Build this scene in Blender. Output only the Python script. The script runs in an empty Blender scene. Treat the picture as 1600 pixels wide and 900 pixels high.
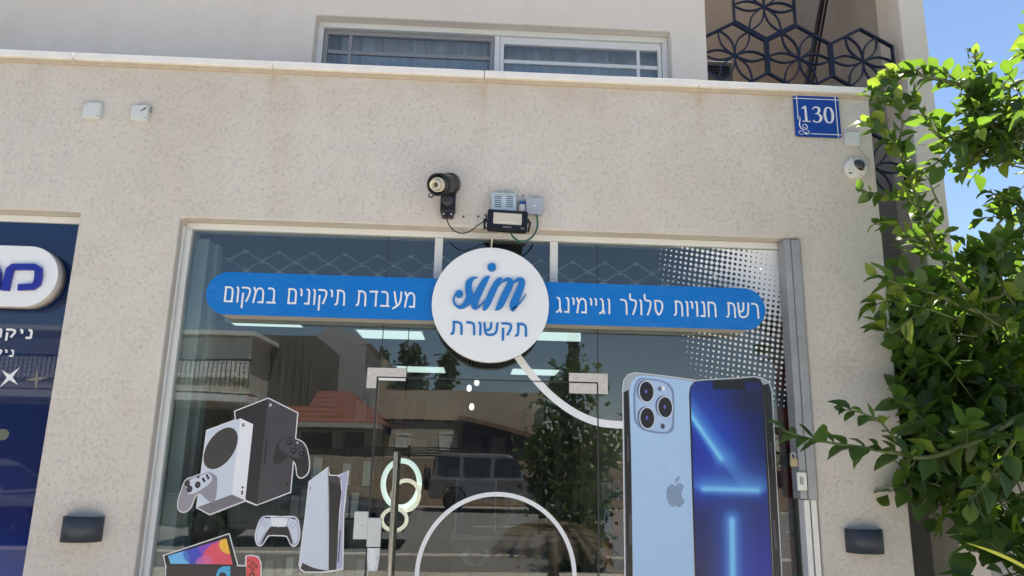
import bpy, bmesh, math, random
import numpy as np
from mathutils import Vector, Matrix
from mathutils.bvhtree import BVHTree

random.seed(7)
RNG = np.random.default_rng(7)
SC = bpy.context.scene
COL = SC.collection
R = math.radians

# ------------------------------------------------------------------ camera
FPX = 1155.0                      # focal length in pixels of a 1600 px wide frame
PITCH, ROLL, YAW = R(13.147), R(1.216), R(2.574)
CAM = Vector((0.0, -3.8, 1.62))
_fw = Vector((math.sin(YAW) * math.cos(PITCH), math.cos(YAW) * math.cos(PITCH), math.sin(PITCH)))
_rt0 = Vector((math.cos(YAW), -math.sin(YAW), 0))
_up0 = _rt0.cross(_fw)
_rt = _rt0 * math.cos(ROLL) + _up0 * math.sin(ROLL)
_up = -_rt0 * math.sin(ROLL) + _up0 * math.cos(ROLL)
cd = bpy.data.cameras.new('camera'); cd.sensor_width = 36.0; cd.lens = FPX / 1600 * 36.0
cd.clip_start = 0.05; cd.clip_end = 2000
cam = bpy.data.objects.new('camera', cd); COL.objects.link(cam)
m3 = Matrix((_rt, _up, -_fw)).transposed()
cam.matrix_world = Matrix.Translation(CAM) @ m3.to_4x4()
SC.camera = cam

# ------------------------------------------------------------------ sky, sun, exposure
SUN_AZ, SUN_EL = R(36), R(69)     # sun stands behind the building, to the right
w = bpy.data.worlds.new('World'); SC.world = w; w.use_nodes = True
nt = w.node_tree
sky = nt.nodes.new('ShaderNodeTexSky'); sky.sky_type = 'NISHITA'; sky.sun_disc = False
sky.sun_elevation = SUN_EL; sky.sun_rotation = SUN_AZ
sky.air_density = 0.9; sky.dust_density = 0.0; sky.ozone_density = 0.5
nt.links.new(sky.outputs[0], nt.nodes['Background'].inputs[0])
nt.nodes['Background'].inputs[1].default_value = 0.065
sd = bpy.data.lights.new('sun', 'SUN'); sd.energy = 5.0; sd.angle = R(0.53); sd.color = (1.0, 0.95, 0.87)
so = bpy.data.objects.new('sun', sd); COL.objects.link(so)
S_DIR = Vector((math.sin(SUN_AZ) * math.cos(SUN_EL), math.cos(SUN_AZ) * math.cos(SUN_EL), math.sin(SUN_EL)))
so.rotation_euler = (-S_DIR).to_track_quat('-Z', 'Y').to_euler()
so.location = (6, 8, 14)
SC.view_settings.view_transform = 'Standard'; SC.view_settings.look = 'None'
SC.view_settings.gamma = 1.0; SC.view_settings.use_curve_mapping = False
SC.view_settings.exposure = 1.5
SC.cycles.use_denoising = True
SC.cycles.max_bounces = 10; SC.cycles.diffuse_bounces = 5; SC.cycles.glossy_bounces = 5
SC.cycles.transparent_max_bounces = 24; SC.cycles.caustics_reflective = False; SC.cycles.caustics_refractive = False

# ------------------------------------------------------------------ helpers
def at(px, py, y=0.0):
    """point of the plane Y = y that the photograph shows at pixel (px, py)"""
    d = _rt * ((px - 800) / FPX) - _up * ((py - 450) / FPX) + _fw
    t = (y - CAM.y) / d.y
    return CAM + d * t

GL = 0.102                        # outer face of the shop glass
def mir(px, py, depth):
    """point across the street seen mirrored in the shop glass, `depth` metres in front of it"""
    p = at(px, py, GL + depth)
    return Vector((p.x, GL - depth, p.z))

def S(r, g, b):
    def f(c):
        c /= 255.0
        return c / 12.92 if c <= 0.04045 else ((c + 0.055) / 1.055) ** 2.4
    return (f(r), f(g), f(b))

MATS = {}
def new_mat(name):
    m = bpy.data.materials.new(name); m.use_nodes = True
    n = m.node_tree.nodes; l = m.node_tree.links
    return m, n, l, n['Principled BSDF']

def mat(name, col, rough=0.5, metal=0.0, var=0.06, scale=18.0, bump=0.0, bscale=60.0, spec=0.5, emit=None, estr=0.0, coat=0.0, trans=0.0):
    """plain procedural material: noise variation in colour and gloss, optional fine relief"""
    if name in MATS: return MATS[name]
    m, n, l, b = new_mat(name)
    tc = n.new('ShaderNodeTexCoord')
    nz = n.new('ShaderNodeTexNoise'); nz.inputs['Scale'].default_value = scale; nz.inputs['Detail'].default_value = 5
    l.new(tc.outputs['Object'], nz.inputs['Vector'])
    mx = n.new('ShaderNodeMix'); mx.data_type = 'RGBA'
    mx.inputs[6].default_value = (*[max(0, c * (1 - var)) for c in col], 1)
    mx.inputs[7].default_value = (*[min(1, c * (1 + var)) for c in col], 1)
    l.new(nz.outputs['Fac'], mx.inputs[0]); l.new(mx.outputs[2], b.inputs['Base Color'])
    mr = n.new('ShaderNodeMapRange'); mr.inputs[3].default_value = max(0, rough - 0.08); mr.inputs[4].default_value = min(1, rough + 0.08)
    l.new(nz.outputs['Fac'], mr.inputs[0]); l.new(mr.outputs[0], b.inputs['Roughness'])
    b.inputs['Metallic'].default_value = metal
    b.inputs['Specular IOR Level'].default_value = spec
    b.inputs['Coat Weight'].default_value = coat; b.inputs['Coat Roughness'].default_value = 0.05
    if emit: b.inputs['Emission Color'].default_value = (*emit, 1); b.inputs['Emission Strength'].default_value = estr
    if bump:
        n2 = n.new('ShaderNodeTexNoise'); n2.inputs['Scale'].default_value = bscale; n2.inputs['Detail'].default_value = 4
        l.new(tc.outputs['Object'], n2.inputs['Vector'])
        bp = n.new('ShaderNodeBump'); bp.inputs['Strength'].default_value = 1.0; bp.inputs['Distance'].default_value = bump
        l.new(n2.outputs['Fac'], bp.inputs['Height']); l.new(bp.outputs['Normal'], b.inputs['Normal'])
        if coat: l.new(bp.outputs['Normal'], b.inputs['Coat Normal'])
    MATS[name] = m
    return m

def math_node(n, l, op, a, b_=None, c=None):
    q = n.new('ShaderNodeMath'); q.operation = op
    for i, v in enumerate((a, b_, c)):
        if v is None: continue
        if isinstance(v, (int, float)): q.inputs[i].default_value = v
        else: l.new(v, q.inputs[i])
    return q.outputs[0]

WO = {}                            # world origin of every built object
def tag(o, label=None, cat=None, group=None, kind=None):
    if label: o['label'] = label
    if cat: o['category'] = cat
    if group: o['group'] = group
    if kind: o['kind'] = kind
    return o

def thing(name, loc, label, cat, group=None):
    o = bpy.data.objects.new(name, None); COL.objects.link(o)
    o.empty_display_size = 0.1; o.location = loc; WO[o.name] = Vector(loc)
    return tag(o, label, cat, group)

class MB:
    def __init__(s): s.v = []; s.f = []; s.sm = []
    def add(s, vs, fs, smooth=False):
        o = len(s.v); s.v += [tuple(p) for p in vs]
        s.f += [tuple(i + o for i in f) for f in fs]; s.sm += [smooth] * len(fs)
        return s
    def box(s, x0, x1, y0, y1, z0, z1, M=None):
        vs = [Vector((x, y, z)) for x in (x0, x1) for y in (y0, y1) for z in (z0, z1)]
        if M is not None: vs = [M @ v for v in vs]
        return s.add(vs, [(0, 1, 3, 2), (4, 6, 7, 5), (0, 4, 5, 1), (2, 3, 7, 6), (0, 2, 6, 4), (1, 5, 7, 3)])
    def prism(s, pts, y0, y1, M=None, smooth=False):
        """outline in x,z extruded from y0 (front) to y1 (back)"""
        k = len(pts)
        if sum(pts[i][0] * pts[(i + 1) % k][1] - pts[(i + 1) % k][0] * pts[i][1] for i in range(k)) < 0: pts = pts[::-1]
        vs = [Vector((p[0], y0, p[1])) for p in pts] + [Vector((p[0], y1, p[1])) for p in pts]
        if M is not None: vs = [M @ v for v in vs]
        s.add(vs, [tuple(range(k)), tuple(range(2 * k - 1, k - 1, -1))])
        o = len(s.v) - 2 * k
        for i in range(k):
            j = (i + 1) % k
            s.f.append((o + i, o + k + i, o + k + j, o + j)); s.sm.append(smooth)
        return s
    def tube(s, path, r, n=10, cap=True, smooth=True):
        path = [Vector(p) for p in path]; m = len(path)
        rs = r if isinstance(r, (list, tuple)) else [r] * m
        vs = []; prev = None
        for i, p in enumerate(path):
            t = (path[min(i + 1, m - 1)] - path[max(i - 1, 0)]).normalized()
            if prev is None:
                a = t.cross(Vector((0, 0, 1)))
                if a.length < 0.1: a = t.cross(Vector((1, 0, 0)))
            else: a = prev - t * prev.dot(t)
            a.normalize(); prev = a; bb = t.cross(a)
            for k in range(n):
                q = 2 * math.pi * k / n
                vs.append(p + (a * math.cos(q) + bb * math.sin(q)) * rs[i])
        fs = [(i * n + k, i * n + (k + 1) % n, (i + 1) * n + (k + 1) % n, (i + 1) * n + k) for i in range(m - 1) for k in range(n)]
        s.add(vs, fs, smooth)
        if cap: s.add([vs[k] for k in range(n)], [tuple(range(n - 1, -1, -1))]); s.add(vs[-n:], [tuple(range(n))])
        return s
    def lathe(s, prof, M, n=32, smooth=True):
        """profile (radius, height) turned about local z, placed by matrix M"""
        vs = [M @ Vector((r * math.cos(2 * math.pi * k / n), r * math.sin(2 * math.pi * k / n), h)) for r, h in prof for k in range(n)]
        m = len(prof)
        s.add(vs, [(i * n + k, i * n + (k + 1) % n, (i + 1) * n + (k + 1) % n, (i + 1) * n + k) for i in range(m - 1) for k in range(n)], smooth)
        if prof[0][0] > 1e-5: s.add(vs[:n], [tuple(range(n - 1, -1, -1))])
        if prof[-1][0] > 1e-5: s.add(vs[-n:], [tuple(range(n))])
        return s
    def build(s, name, m, parent=None, bevel=0.0, seg=2, kind=None, label=None, loc=None):
        v = np.array(s.v, dtype=float)
        c = Vector(loc) if loc is not None else Vector(((v.min(0) + v.max(0)) / 2).tolist())
        v = v - np.array(c)
        me = bpy.data.meshes.new(name); me.from_pydata([tuple(p) for p in v.tolist()], [], s.f)
        me.polygons.foreach_set('use_smooth', s.sm); me.materials.append(m); me.update()
        o = bpy.data.objects.new(name, me); COL.objects.link(o); WO[o.name] = c
        if parent is not None: o.parent = parent; o.location = c - WO[parent.name]
        else: o.location = c
        if bevel:
            bm = o.modifiers.new('bevel', 'BEVEL'); bm.width = bevel; bm.segments = seg; bm.limit_method = 'ANGLE'; bm.angle_limit = R(40)
        if kind: o['kind'] = kind
        if label: o['label'] = label
        return o

def box_obj(name, m, parent, x0, x1, y0, y1, z0, z1, bevel=0.0, **k):
    return MB().box(x0, x1, y0, y1, z0, z1).build(name, m, parent, bevel, **k)

def slab(x0, x1, z0, z1, y0, y1, holes):
    """wall plate with rectangular openings (x0, x1, z0, z1)"""
    xs = sorted({x0, x1, *[h[0] for h in holes], *[h[1] for h in holes]}); xs = [x for x in xs if x0 <= x <= x1]
    zs = sorted({z0, z1, *[h[2] for h in holes], *[h[3] for h in holes]}); zs = [z for z in zs if z0 <= z <= z1]
    solid = lambda i, j: 0 <= i < len(xs) - 1 and 0 <= j < len(zs) - 1 and not any(h[0] - 1e-6 <= xs[i] and xs[i + 1] <= h[1] + 1e-6 and h[2] - 1e-6 <= zs[j] and zs[j + 1] <= h[3] + 1e-6 for h in holes)
    bm = bmesh.new(); vc = {}
    def V(x, y, z):
        k = (round(x, 5), round(y, 5), round(z, 5))
        if k not in vc: vc[k] = bm.verts.new(k)
        return vc[k]
    for i in range(len(xs) - 1):
        for j in range(len(zs) - 1):
            if not solid(i, j): continue
            a, b, c, d = xs[i], xs[i + 1], zs[j], zs[j + 1]
            bm.faces.new((V(a, y0, c), V(b, y0, c), V(b, y0, d), V(a, y0, d)))
            bm.faces.new((V(a, y1, c), V(a, y1, d), V(b, y1, d), V(b, y1, c)))
            if not solid(i - 1, j): bm.faces.new((V(a, y0, c), V(a, y0, d), V(a, y1, d), V(a, y1, c)))
            if not solid(i + 1, j): bm.faces.new((V(b, y0, c), V(b, y1, c), V(b, y1, d), V(b, y0, d)))
            if not solid(i, j - 1): bm.faces.new((V(a, y0, c), V(a, y1, c), V(b, y1, c), V(b, y0, c)))
            if not solid(i, j + 1): bm.faces.new((V(a, y0, d), V(b, y0, d), V(b, y1, d), V(a, y1, d)))
    q = MB(); bm.verts.index_update()
    q.v = [tuple(v.co) for v in bm.verts]; q.f = [tuple(v.index for v in f.verts) for f in bm.faces]; q.sm = [False] * len(q.f)
    bm.free()
    return q

def rrect(x0, x1, z0, z1, r, n=6):
    out = []
    for cx, cz, a0 in ((x1 - r, z1 - r, 0), (x0 + r, z1 - r, 90), (x0 + r, z0 + r, 180), (x1 - r, z0 + r, 270)):
        for k in range(n + 1):
            a = R(a0 + 90 * k / n); out.append((cx + r * math.cos(a), cz + r * math.sin(a)))
    return out

def ell(cx, cz, rx, rz, n=36, rot=0.0):
    return [(cx + rx * math.cos(t) * math.cos(rot) - rz * math.sin(t) * math.sin(rot), cz + rx * math.cos(t) * math.sin(rot) + rz * math.sin(t) * math.cos(rot)) for t in [2 * math.pi * k / n for k in range(n)]]

def grow(pts, d):
    """outline pushed outwards by d"""
    k = len(pts)
    ar = sum(pts[i][0] * pts[(i + 1) % k][1] - pts[(i + 1) % k][0] * pts[i][1] for i in range(k))
    if ar < 0: pts = pts[::-1]
    out = []
    for i in range(k):
        p, a, b = Vector(pts[i]), Vector(pts[i - 1]), Vector(pts[(i + 1) % k])
        e1, e2 = (p - a), (b - p)
        if e1.length < 1e-7 or e2.length < 1e-7: continue
        e1.normalize(); e2.normalize()
        n1, n2 = Vector((e1.y, -e1.x)), Vector((e2.y, -e2.x))
        nn = n1 + n2
        if nn.length < 0.2: nn = n1
        nn.normalize()
        q = p + nn * (d / max(0.5, nn.dot(n1))); out.append((q.x, q.y))
    return out

def smooth_path(p, n=8, closed=False):
    """Catmull-Rom through tuples of any length"""
    p = [np.array(q, float) for q in p]; out = []
    k = len(p); rng = range(k if closed else k - 1)
    for i in rng:
        g = (lambda j: p[j % k]) if closed else (lambda j: p[min(max(j, 0), k - 1)])
        a, b, c, d = g(i - 1), g(i), g(i + 1), g(i + 2)
        for t in [j / n for j in range(n)]:
            out.append(0.5 * (2 * b + (c - a) * t + (2 * a - 5 * b + 4 * c - d) * t * t + (3 * b - a - 3 * c + d) * t ** 3))
    if not closed: out.append(p[-1])
    return [tuple(q) for q in out]

def stroke(path):
    """outline of a pen stroke through (x, z, width)"""
    L, Rr = [], []
    k = len(path)
    for i in range(k):
        a, b = path[max(0, i - 1)], path[min(k - 1, i + 1)]
        t = Vector((b[0] - a[0], b[1] - a[1]))
        if t.length < 1e-9: continue
        t.normalize(); n = Vector((-t.y, t.x)) * (path[i][2] / 2)
        L.append((path[i][0] + n.x, path[i][1] + n.y)); Rr.append((path[i][0] - n.x, path[i][1] - n.y))
    return L, Rr

def add_stroke(mb, path, y0, y1):
    L, Q = stroke(path); k = len(L)
    vs = [(p[0], y0, p[1]) for p in L] + [(p[0], y0, p[1]) for p in Q] + [(p[0], y1, p[1]) for p in L] + [(p[0], y1, p[1]) for p in Q]
    fs = []
    for i in range(k - 1):
        fs += [(i, k + i, k + i + 1, i + 1), (2 * k + i, 2 * k + i + 1, 3 * k + i + 1, 3 * k + i), (i, i + 1, 2 * k + i + 1, 2 * k + i), (k + i, 3 * k + i, 3 * k + i + 1, k + i + 1)]
    fs += [(0, 2 * k, 3 * k, k), (k - 1, 2 * k - 1, 4 * k - 1, 3 * k - 1)]
    mb.add(vs, fs); return mb

def text_mesh(txt, x0, x1, z0, z1, yf, depth, offset=0.0, ref=None, italic=0.0):
    """lettering fitted so that its body fills x0..x1, z0..z1 (ref: letters that define the body height)"""
    def conv(t):
        cu = bpy.data.curves.new('lettering', 'FONT'); cu.body = t; cu.size = 1.0; cu.offset = offset; cu.resolution_u = 5
        ob = bpy.data.objects.new('lettering', cu); COL.objects.link(ob)
        bpy.context.view_layer.update()
        dg = bpy.context.evaluated_depsgraph_get()
        me = bpy.data.meshes.new_from_object(ob.evaluated_get(dg))
        v = np.array([tuple(q.co) for q in me.vertices]); f = [tuple(p.vertices) for p in me.polygons]
        bpy.data.objects.remove(ob); bpy.data.curves.remove(cu); bpy.data.meshes.remove(me)
        return v, f
    v, f = conv(txt)
    rv = conv(ref)[0] if ref else v
    zb, zt = rv[:, 1].min(), rv[:, 1].max(); xa, xb = v[:, 0].min(), v[:, 0].max()
    X = x0 + (v[:, 0] - xa) / (xb - xa) * (x1 - x0); Z = z0 + (v[:, 1] - zb) / (zt - zb) * (z1 - z0)
    X = X + (Z - z0) * italic
    mb = MB(); n = len(v)
    # front face and back face with side walls along border edges
    mb.add([(X[i], yf, Z[i]) for i in range(n)] + [(X[i], yf + depth, Z[i]) for i in range(n)], f)
    ec = {}
    for q in f:
        for i in range(len(q)):
            e = (q[i], q[(i + 1) % len(q)]); k = (min(e), max(e)); ec.setdefault(k, []).append(e)
    for k, es in ec.items():
        if len(es) == 1:
            a, b = es[0]; mb.f.append((a, a + n, b + n, b)); mb.sm.append(False)
    return mb

# ------------------------------------------------------------------ materials
def stucco(name, col, stains=(), ztop=None, sand=False):
    m, n, l, b = new_mat(name)
    tc = n.new('ShaderNodeTexCoord'); P = n.new('ShaderNodeNewGeometry').outputs['Position']
    def noise(scale, det=3, dist=0.0, rough=0.5):
        q = n.new('ShaderNodeTexNoise'); q.inputs['Scale'].default_value = scale; q.inputs['Detail'].default_value = det
        q.inputs['Distortion'].default_value = dist; q.inputs['Roughness'].default_value = rough
        l.new(P, q.inputs['Vector']); return q.outputs['Fac']
    big = noise(1.3, 4); mid = noise(9, 4); worm = noise(105, 1.5, 0.8); msk = math_node(n, l, 'MULTIPLY_ADD', noise(7, 3, 0.4), 0.30, math_node(n, l, 'MULTIPLY', noise(48, 2, 0.3), 0.72)); fine = noise(420, 3); grit = noise(230, 2)
    rid = math_node(n, l, 'ABSOLUTE', math_node(n, l, 'SUBTRACT', worm, 0.5))
    line = n.new('ShaderNodeMapRange'); line.interpolation_type = 'SMOOTHSTEP'
    line.inputs[1].default_value = 0.003; line.inputs[2].default_value = 0.019; line.inputs[3].default_value = 1; line.inputs[4].default_value = 0
    l.new(rid, line.inputs[0])
    mk = n.new('ShaderNodeMapRange'); mk.inputs[1].default_value = 0.50; mk.inputs[2].default_value = 0.58; l.new(msk, mk.inputs[0])
    pit = math_node(n, l, 'MULTIPLY', line.outputs[0], mk.outputs[0])
    pk = n.new('ShaderNodeMapRange'); pk.inputs[1].default_value = 0.54 if sand else 0.62; pk.inputs[2].default_value = 0.70 if sand else 0.74; l.new(grit, pk.inputs[0])
    pit2 = math_node(n, l, 'MAXIMUM', math_node(n, l, 'MULTIPLY', pit, 0.15 if sand else 0.9), math_node(n, l, 'MULTIPLY', pk.outputs[0], 0.75 if sand else 0.5))
    c1 = n.new('ShaderNodeMix'); c1.data_type = 'RGBA'
    c1.inputs[6].default_value = (*[c * 0.93 for c in col], 1); c1.inputs[7].default_value = (*[min(1, c * 1.07) for c in col], 1)
    l.new(math_node(n, l, 'MULTIPLY_ADD', mid, 0.5, math_node(n, l, 'MULTIPLY', big, 0.5)), c1.inputs[0])
    c2 = n.new('ShaderNodeMix'); c2.data_type = 'RGBA'; c2.inputs[7].default_value = (*[c * 0.42 for c in col], 1)
    l.new(c1.outputs[2], c2.inputs[6]); l.new(math_node(n, l, 'MULTIPLY', pit2, 0.42 if sand else 0.29), c2.inputs[0])
    gr = n.new('ShaderNodeMapRange'); gr.inputs[1].default_value = 0.3; gr.inputs[2].default_value = 0.7; gr.inputs[3].default_value = 0.86 if sand else 0.92; gr.inputs[4].default_value = 1.10 if sand else 1.06
    l.new(noise(150, 2), gr.inputs[0])
    vm = n.new('ShaderNodeVectorMath'); vm.operation = 'SCALE'; l.new(c2.outputs[2], vm.inputs[0]); l.new(gr.outputs[0], vm.inputs['Scale'])
    last = vm.outputs[0]
    # rain streaks and worn patches: long vertical noise and wide soft noise, slightly darker and warmer
    mp = n.new('ShaderNodeMapping'); mp.inputs['Scale'].default_value = (5.0, 5.0, 0.45); l.new(P, mp.inputs[0])
    sn = n.new('ShaderNodeTexNoise'); sn.inputs['Scale'].default_value = 1.0; sn.inputs['Detail'].default_value = 6; l.new(mp.outputs[0], sn.inputs['Vector'])
    sr = n.new('ShaderNodeMapRange'); sr.inputs[1].default_value = 0.52; sr.inputs[2].default_value = 0.78; l.new(sn.outputs['Fac'], sr.inputs[0])
    pr_ = n.new('ShaderNodeMapRange'); pr_.inputs[1].default_value = 0.50; pr_.inputs[2].default_value = 0.72; l.new(noise(0.9, 5, 0.8), pr_.inputs[0])
    sf_ = math_node(n, l, 'MULTIPLY', math_node(n, l, 'MAXIMUM', sr.outputs[0], pr_.outputs[0]), 0.40)
    cs = n.new('ShaderNodeMix'); cs.data_type = 'RGBA'; cs.inputs[7].default_value = (col[0] * 0.80, col[1] * 0.76, col[2] * 0.69, 1)
    l.new(last, cs.inputs[6]); l.new(sf_, cs.inputs[0]); last = cs.outputs[2]
    if ztop is not None:
        sx = n.new('ShaderNodeSeparateXYZ'); l.new(P, sx.inputs[0])
        dz = math_node(n, l, 'SUBTRACT', ztop, sx.outputs['Z'])
        # weathered ochre staining below the coping, broken up by noise, and run marks below its joints
        bandn = math_node(n, l, 'MULTIPLY_ADD', noise(5, 5, 0.5), 0.9, -0.30)
        band = math_node(n, l, 'MULTIPLY', math_node(n, l, 'POWER', 2.718, math_node(n, l, 'MULTIPLY', dz, -7.0)), bandn)
        tot = math_node(n, l, 'MULTIPLY', band, 1.9)
        for jx in stains:
            q = math_node(n, l, 'DIVIDE', math_node(n, l, 'SUBTRACT', sx.outputs['X'], jx), 0.022)
            g = math_node(n, l, 'POWER', 2.718, math_node(n, l, 'MULTIPLY', math_node(n, l, 'MULTIPLY', q, q), -1.0))
            g = math_node(n, l, 'MULTIPLY', g, math_node(n, l, 'POWER', 2.718, math_node(n, l, 'MULTIPLY', dz, -6.0)))
            tot = math_node(n, l, 'MULTIPLY_ADD', g, 0.7, tot)
        cl = n.new('ShaderNodeClamp'); l.new(tot, cl.inputs[0]); cl.inputs[2].default_value = 0.75
        c3 = n.new('ShaderNodeMix'); c3.data_type = 'RGBA'; c3.inputs[7].default_value = (col[0] * 0.80, col[1] * 0.68, col[2] * 0.54, 1)
        l.new(last, c3.inputs[6]); l.new(cl.outputs[0], c3.inputs[0]); last = c3.outputs[2]
    l.new(last, b.inputs['Base Color'])
    b.inputs['Roughness'].default_value = 0.92; b.inputs['Specular IOR Level'].default_value = 0.2
    h = math_node(n, l, 'MULTIPLY_ADD', fine, 0.35, math_node(n, l, 'MULTIPLY', pit2, -0.75))
    h = math_node(n, l, 'MULTIPLY_ADD', grit, 0.6, h); h = math_node(n, l, 'MULTIPLY_ADD', mid, 0.8, h)
    bp = n.new('ShaderNodeBump'); bp.inputs['Strength'].default_value = 0.85; bp.inputs['Distance'].default_value = 0.0021
    l.new(h, bp.inputs['Height']); l.new(bp.outputs['Normal'], b.inputs['Normal'])
    return m

def glass(name, refl=0.085, tint=(0.80, 0.86, 0.85), wave=0.0005, wscale=2.2, dust=0.016):
    m, n, l, b = new_mat(name); n.remove(b); out = n['Material Output']
    tr = n.new('ShaderNodeBsdfTransparent'); tr.inputs[0].default_value = (*tint, 1)
    gs = n.new('ShaderNodeBsdfGlossy'); gs.inputs['Roughness'].default_value = 0.0; gs.inputs[0].default_value = (1, 1, 1, 1)
    lw = n.new('ShaderNodeLayerWeight'); lw.inputs[0].default_value = 0.5
    p5 = math_node(n, l, 'POWER', lw.outputs['Facing'], 4.0)
    fac = math_node(n, l, 'MULTIPLY_ADD', p5, 0.9, refl)
    tc = n.new('ShaderNodeTexCoord'); nz = n.new('ShaderNodeTexNoise'); nz.inputs['Scale'].default_value = wscale; nz.inputs['Detail'].default_value = 1
    l.new(tc.outputs['Object'], nz.inputs['Vector'])
    bp = n.new('ShaderNodeBump'); bp.inputs['Distance'].default_value = wave; bp.inputs['Strength'].default_value = 1.0
    l.new(nz.outputs['Fac'], bp.inputs['Height']); l.new(bp.outputs['Normal'], gs.inputs['Normal'])
    mx = n.new('ShaderNodeMixShader'); l.new(fac, mx.inputs[0]); l.new(tr.outputs[0], mx.inputs[1]); l.new(gs.outputs[0], mx.inputs[2])
    # thin film of dust: patchy, streaked downwards
    mp = n.new('ShaderNodeMapping'); mp.inputs['Scale'].default_value = (9.0, 9.0, 0.8); l.new(tc.outputs['Object'], mp.inputs[0])
    dn = n.new('ShaderNodeTexNoise'); dn.inputs['Scale'].default_value = 2.5; dn.inputs['Detail'].default_value = 6; l.new(mp.outputs[0], dn.inputs['Vector'])
    dr_ = n.new('ShaderNodeMapRange'); dr_.inputs[1].default_value = 0.35; dr_.inputs[2].default_value = 0.75; dr_.inputs[3].default_value = 0.003; dr_.inputs[4].default_value = dust; l.new(dn.outputs['Fac'], dr_.inputs[0])
    df = n.new('ShaderNodeBsdfDiffuse'); df.inputs[0].default_value = (0.55, 0.53, 0.50, 1)
    m2 = n.new('ShaderNodeMixShader'); l.new(dr_.outputs[0], m2.inputs[0]); l.new(mx.outputs[0], m2.inputs[1]); l.new(df.outputs[0], m2.inputs[2])
    l.new(m2.outputs[0], out.inputs[0])
    return m

def attr_mat(name, rough=0.3):
    m, n, l, b = new_mat(name)
    a = n.new('ShaderNodeAttribute'); a.attribute_name = 'print'
    nz = n.new('ShaderNodeTexNoise'); nz.inputs['Scale'].default_value = 30
    mr = n.new('ShaderNodeMapRange'); mr.inputs[3].default_value = rough - 0.05; mr.inputs[4].default_value = rough + 0.05
    l.new(nz.outputs['Fac'], mr.inputs[0]); l.new(mr.outputs[0], b.inputs['Roughness'])
    l.new(a.outputs['Color'], b.inputs['Base Color'])
    return m

def leaf_mat(name, top, under, tcol, tw=0.42, rough=0.42):
    m, n, l, b = new_mat(name); out = n['Material Output']
    g = n.new('ShaderNodeNewGeometry'); oi = n.new('ShaderNodeObjectInfo')
    nz = n.new('ShaderNodeTexNoise'); nz.inputs['Scale'].default_value = 6.0; l.new(g.outputs['Position'], nz.inputs['Vector'])
    rnd = math_node(n, l, 'MULTIPLY_ADD', g.outputs['Random Per Island'], 0.55, math_node(n, l, 'MULTIPLY', oi.outputs['Random'], 0.45))
    rnd = math_node(n, l, 'MULTIPLY_ADD', nz.outputs['Fac'], 0.4, math_node(n, l, 'MULTIPLY', rnd, 0.8))
    cr = n.new('ShaderNodeValToRGB'); cr.color_ramp.elements[0].position = 0.25; cr.color_ramp.elements[0].color = (*[c * 0.6 for c in top], 1)
    cr.color_ramp.elements[1].position = 0.85; cr.color_ramp.elements[1].color = (*under, 1)
    l.new(rnd, cr.inputs[0])
    l.new(cr.outputs[0], b.inputs['Base Color']); b.inputs['Roughness'].default_value = rough
    tl = n.new('ShaderNodeBsdfTranslucent')
    ct = n.new('ShaderNodeMix'); ct.data_type = 'RGBA'; ct.inputs[6].default_value = (*[c * 0.6 for c in tcol], 1); ct.inputs[7].default_value = (*tcol, 1)
    l.new(rnd, ct.inputs[0]); l.new(ct.outputs[2], tl.inputs[0])
    mx = n.new('ShaderNodeMixShader'); mx.inputs[0].default_value = tw
    l.new(b.outputs[0], mx.inputs[1]); l.new(tl.outputs[0], mx.inputs[2]); l.new(mx.outputs[0], out.inputs[0])
    return m

def emit_mat(name, col, strength):
    return mat(name, (0.8, 0.8, 0.8), 0.4, emit=col, estr=strength)

# coping joints, used for run marks on the wall as well
YU = 0.60                                  # the upper storey stands this far behind the shop front
Z_COP = at(640, 104.5, -0.035).z           # top edge of the coping
JOINTS = [at(427, 93, -0.035).x, at(757, 109, -0.035).x, at(1093, 124, -0.035).x]
WALLC = (0.655, 0.612, 0.558)
M_wall = stucco('stucco_front', WALLC, JOINTS, Z_COP - 0.04)
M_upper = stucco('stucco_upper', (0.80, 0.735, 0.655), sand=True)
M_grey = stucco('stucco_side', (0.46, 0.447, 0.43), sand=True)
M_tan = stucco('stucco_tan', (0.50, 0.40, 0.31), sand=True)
M_stone = mat('coping_stone', (0.84, 0.82, 0.79), 0.7, var=0.10, scale=9, bump=0.001, bscale=90)
M_white = mat('white_paint', (0.76, 0.75, 0.72), 0.4, var=0.05)
M_alu = mat('white_aluminium', (0.72, 0.73, 0.72), 0.35, var=0.05, scale=7)
M_greyalu = mat('grey_aluminium', (0.27, 0.275, 0.285), 0.45)
M_glass = glass('shop_glass', 0.072)
M_doorglass = glass('door_glass', 0.075, (0.62, 0.66, 0.65))
M_winglass = glass('window_glass', 0.05, (0.8, 0.85, 0.9))
M_seal = mat('dark_seal', (0.03, 0.03, 0.03), 0.5)
M_steel = mat('galvanised_steel', (0.36, 0.375, 0.385), 0.5, 0.35, var=0.22, scale=11, bump=0.0006, bscale=30)
M_steel2 = mat('brushed_steel', (0.62, 0.62, 0.61), 0.32, 0.9, var=0.12, scale=40)
M_navy = mat('navy_metal', (0.006, 0.010, 0.032), 0.45)
M_black = mat('black_plastic', (0.012, 0.012, 0.014), 0.38)
M_char = mat('charcoal_lamp', (0.042, 0.050, 0.066), 0.5, bump=0.0003, bscale=300)
M_plastic = mat('aged_white_plastic', (0.62, 0.645, 0.63), 0.45, var=0.1, scale=25)
M_cream = mat('cream_plastic', (0.70, 0.66, 0.54), 0.35)
M_signwhite = mat('white_acrylic', (0.80, 0.82, 0.83), 0.12, var=0.03, scale=5, coat=0.4, bump=0.0012, bscale=5)
M_signside = mat('sign_side', (0.52, 0.49, 0.44), 0.5)
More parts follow.
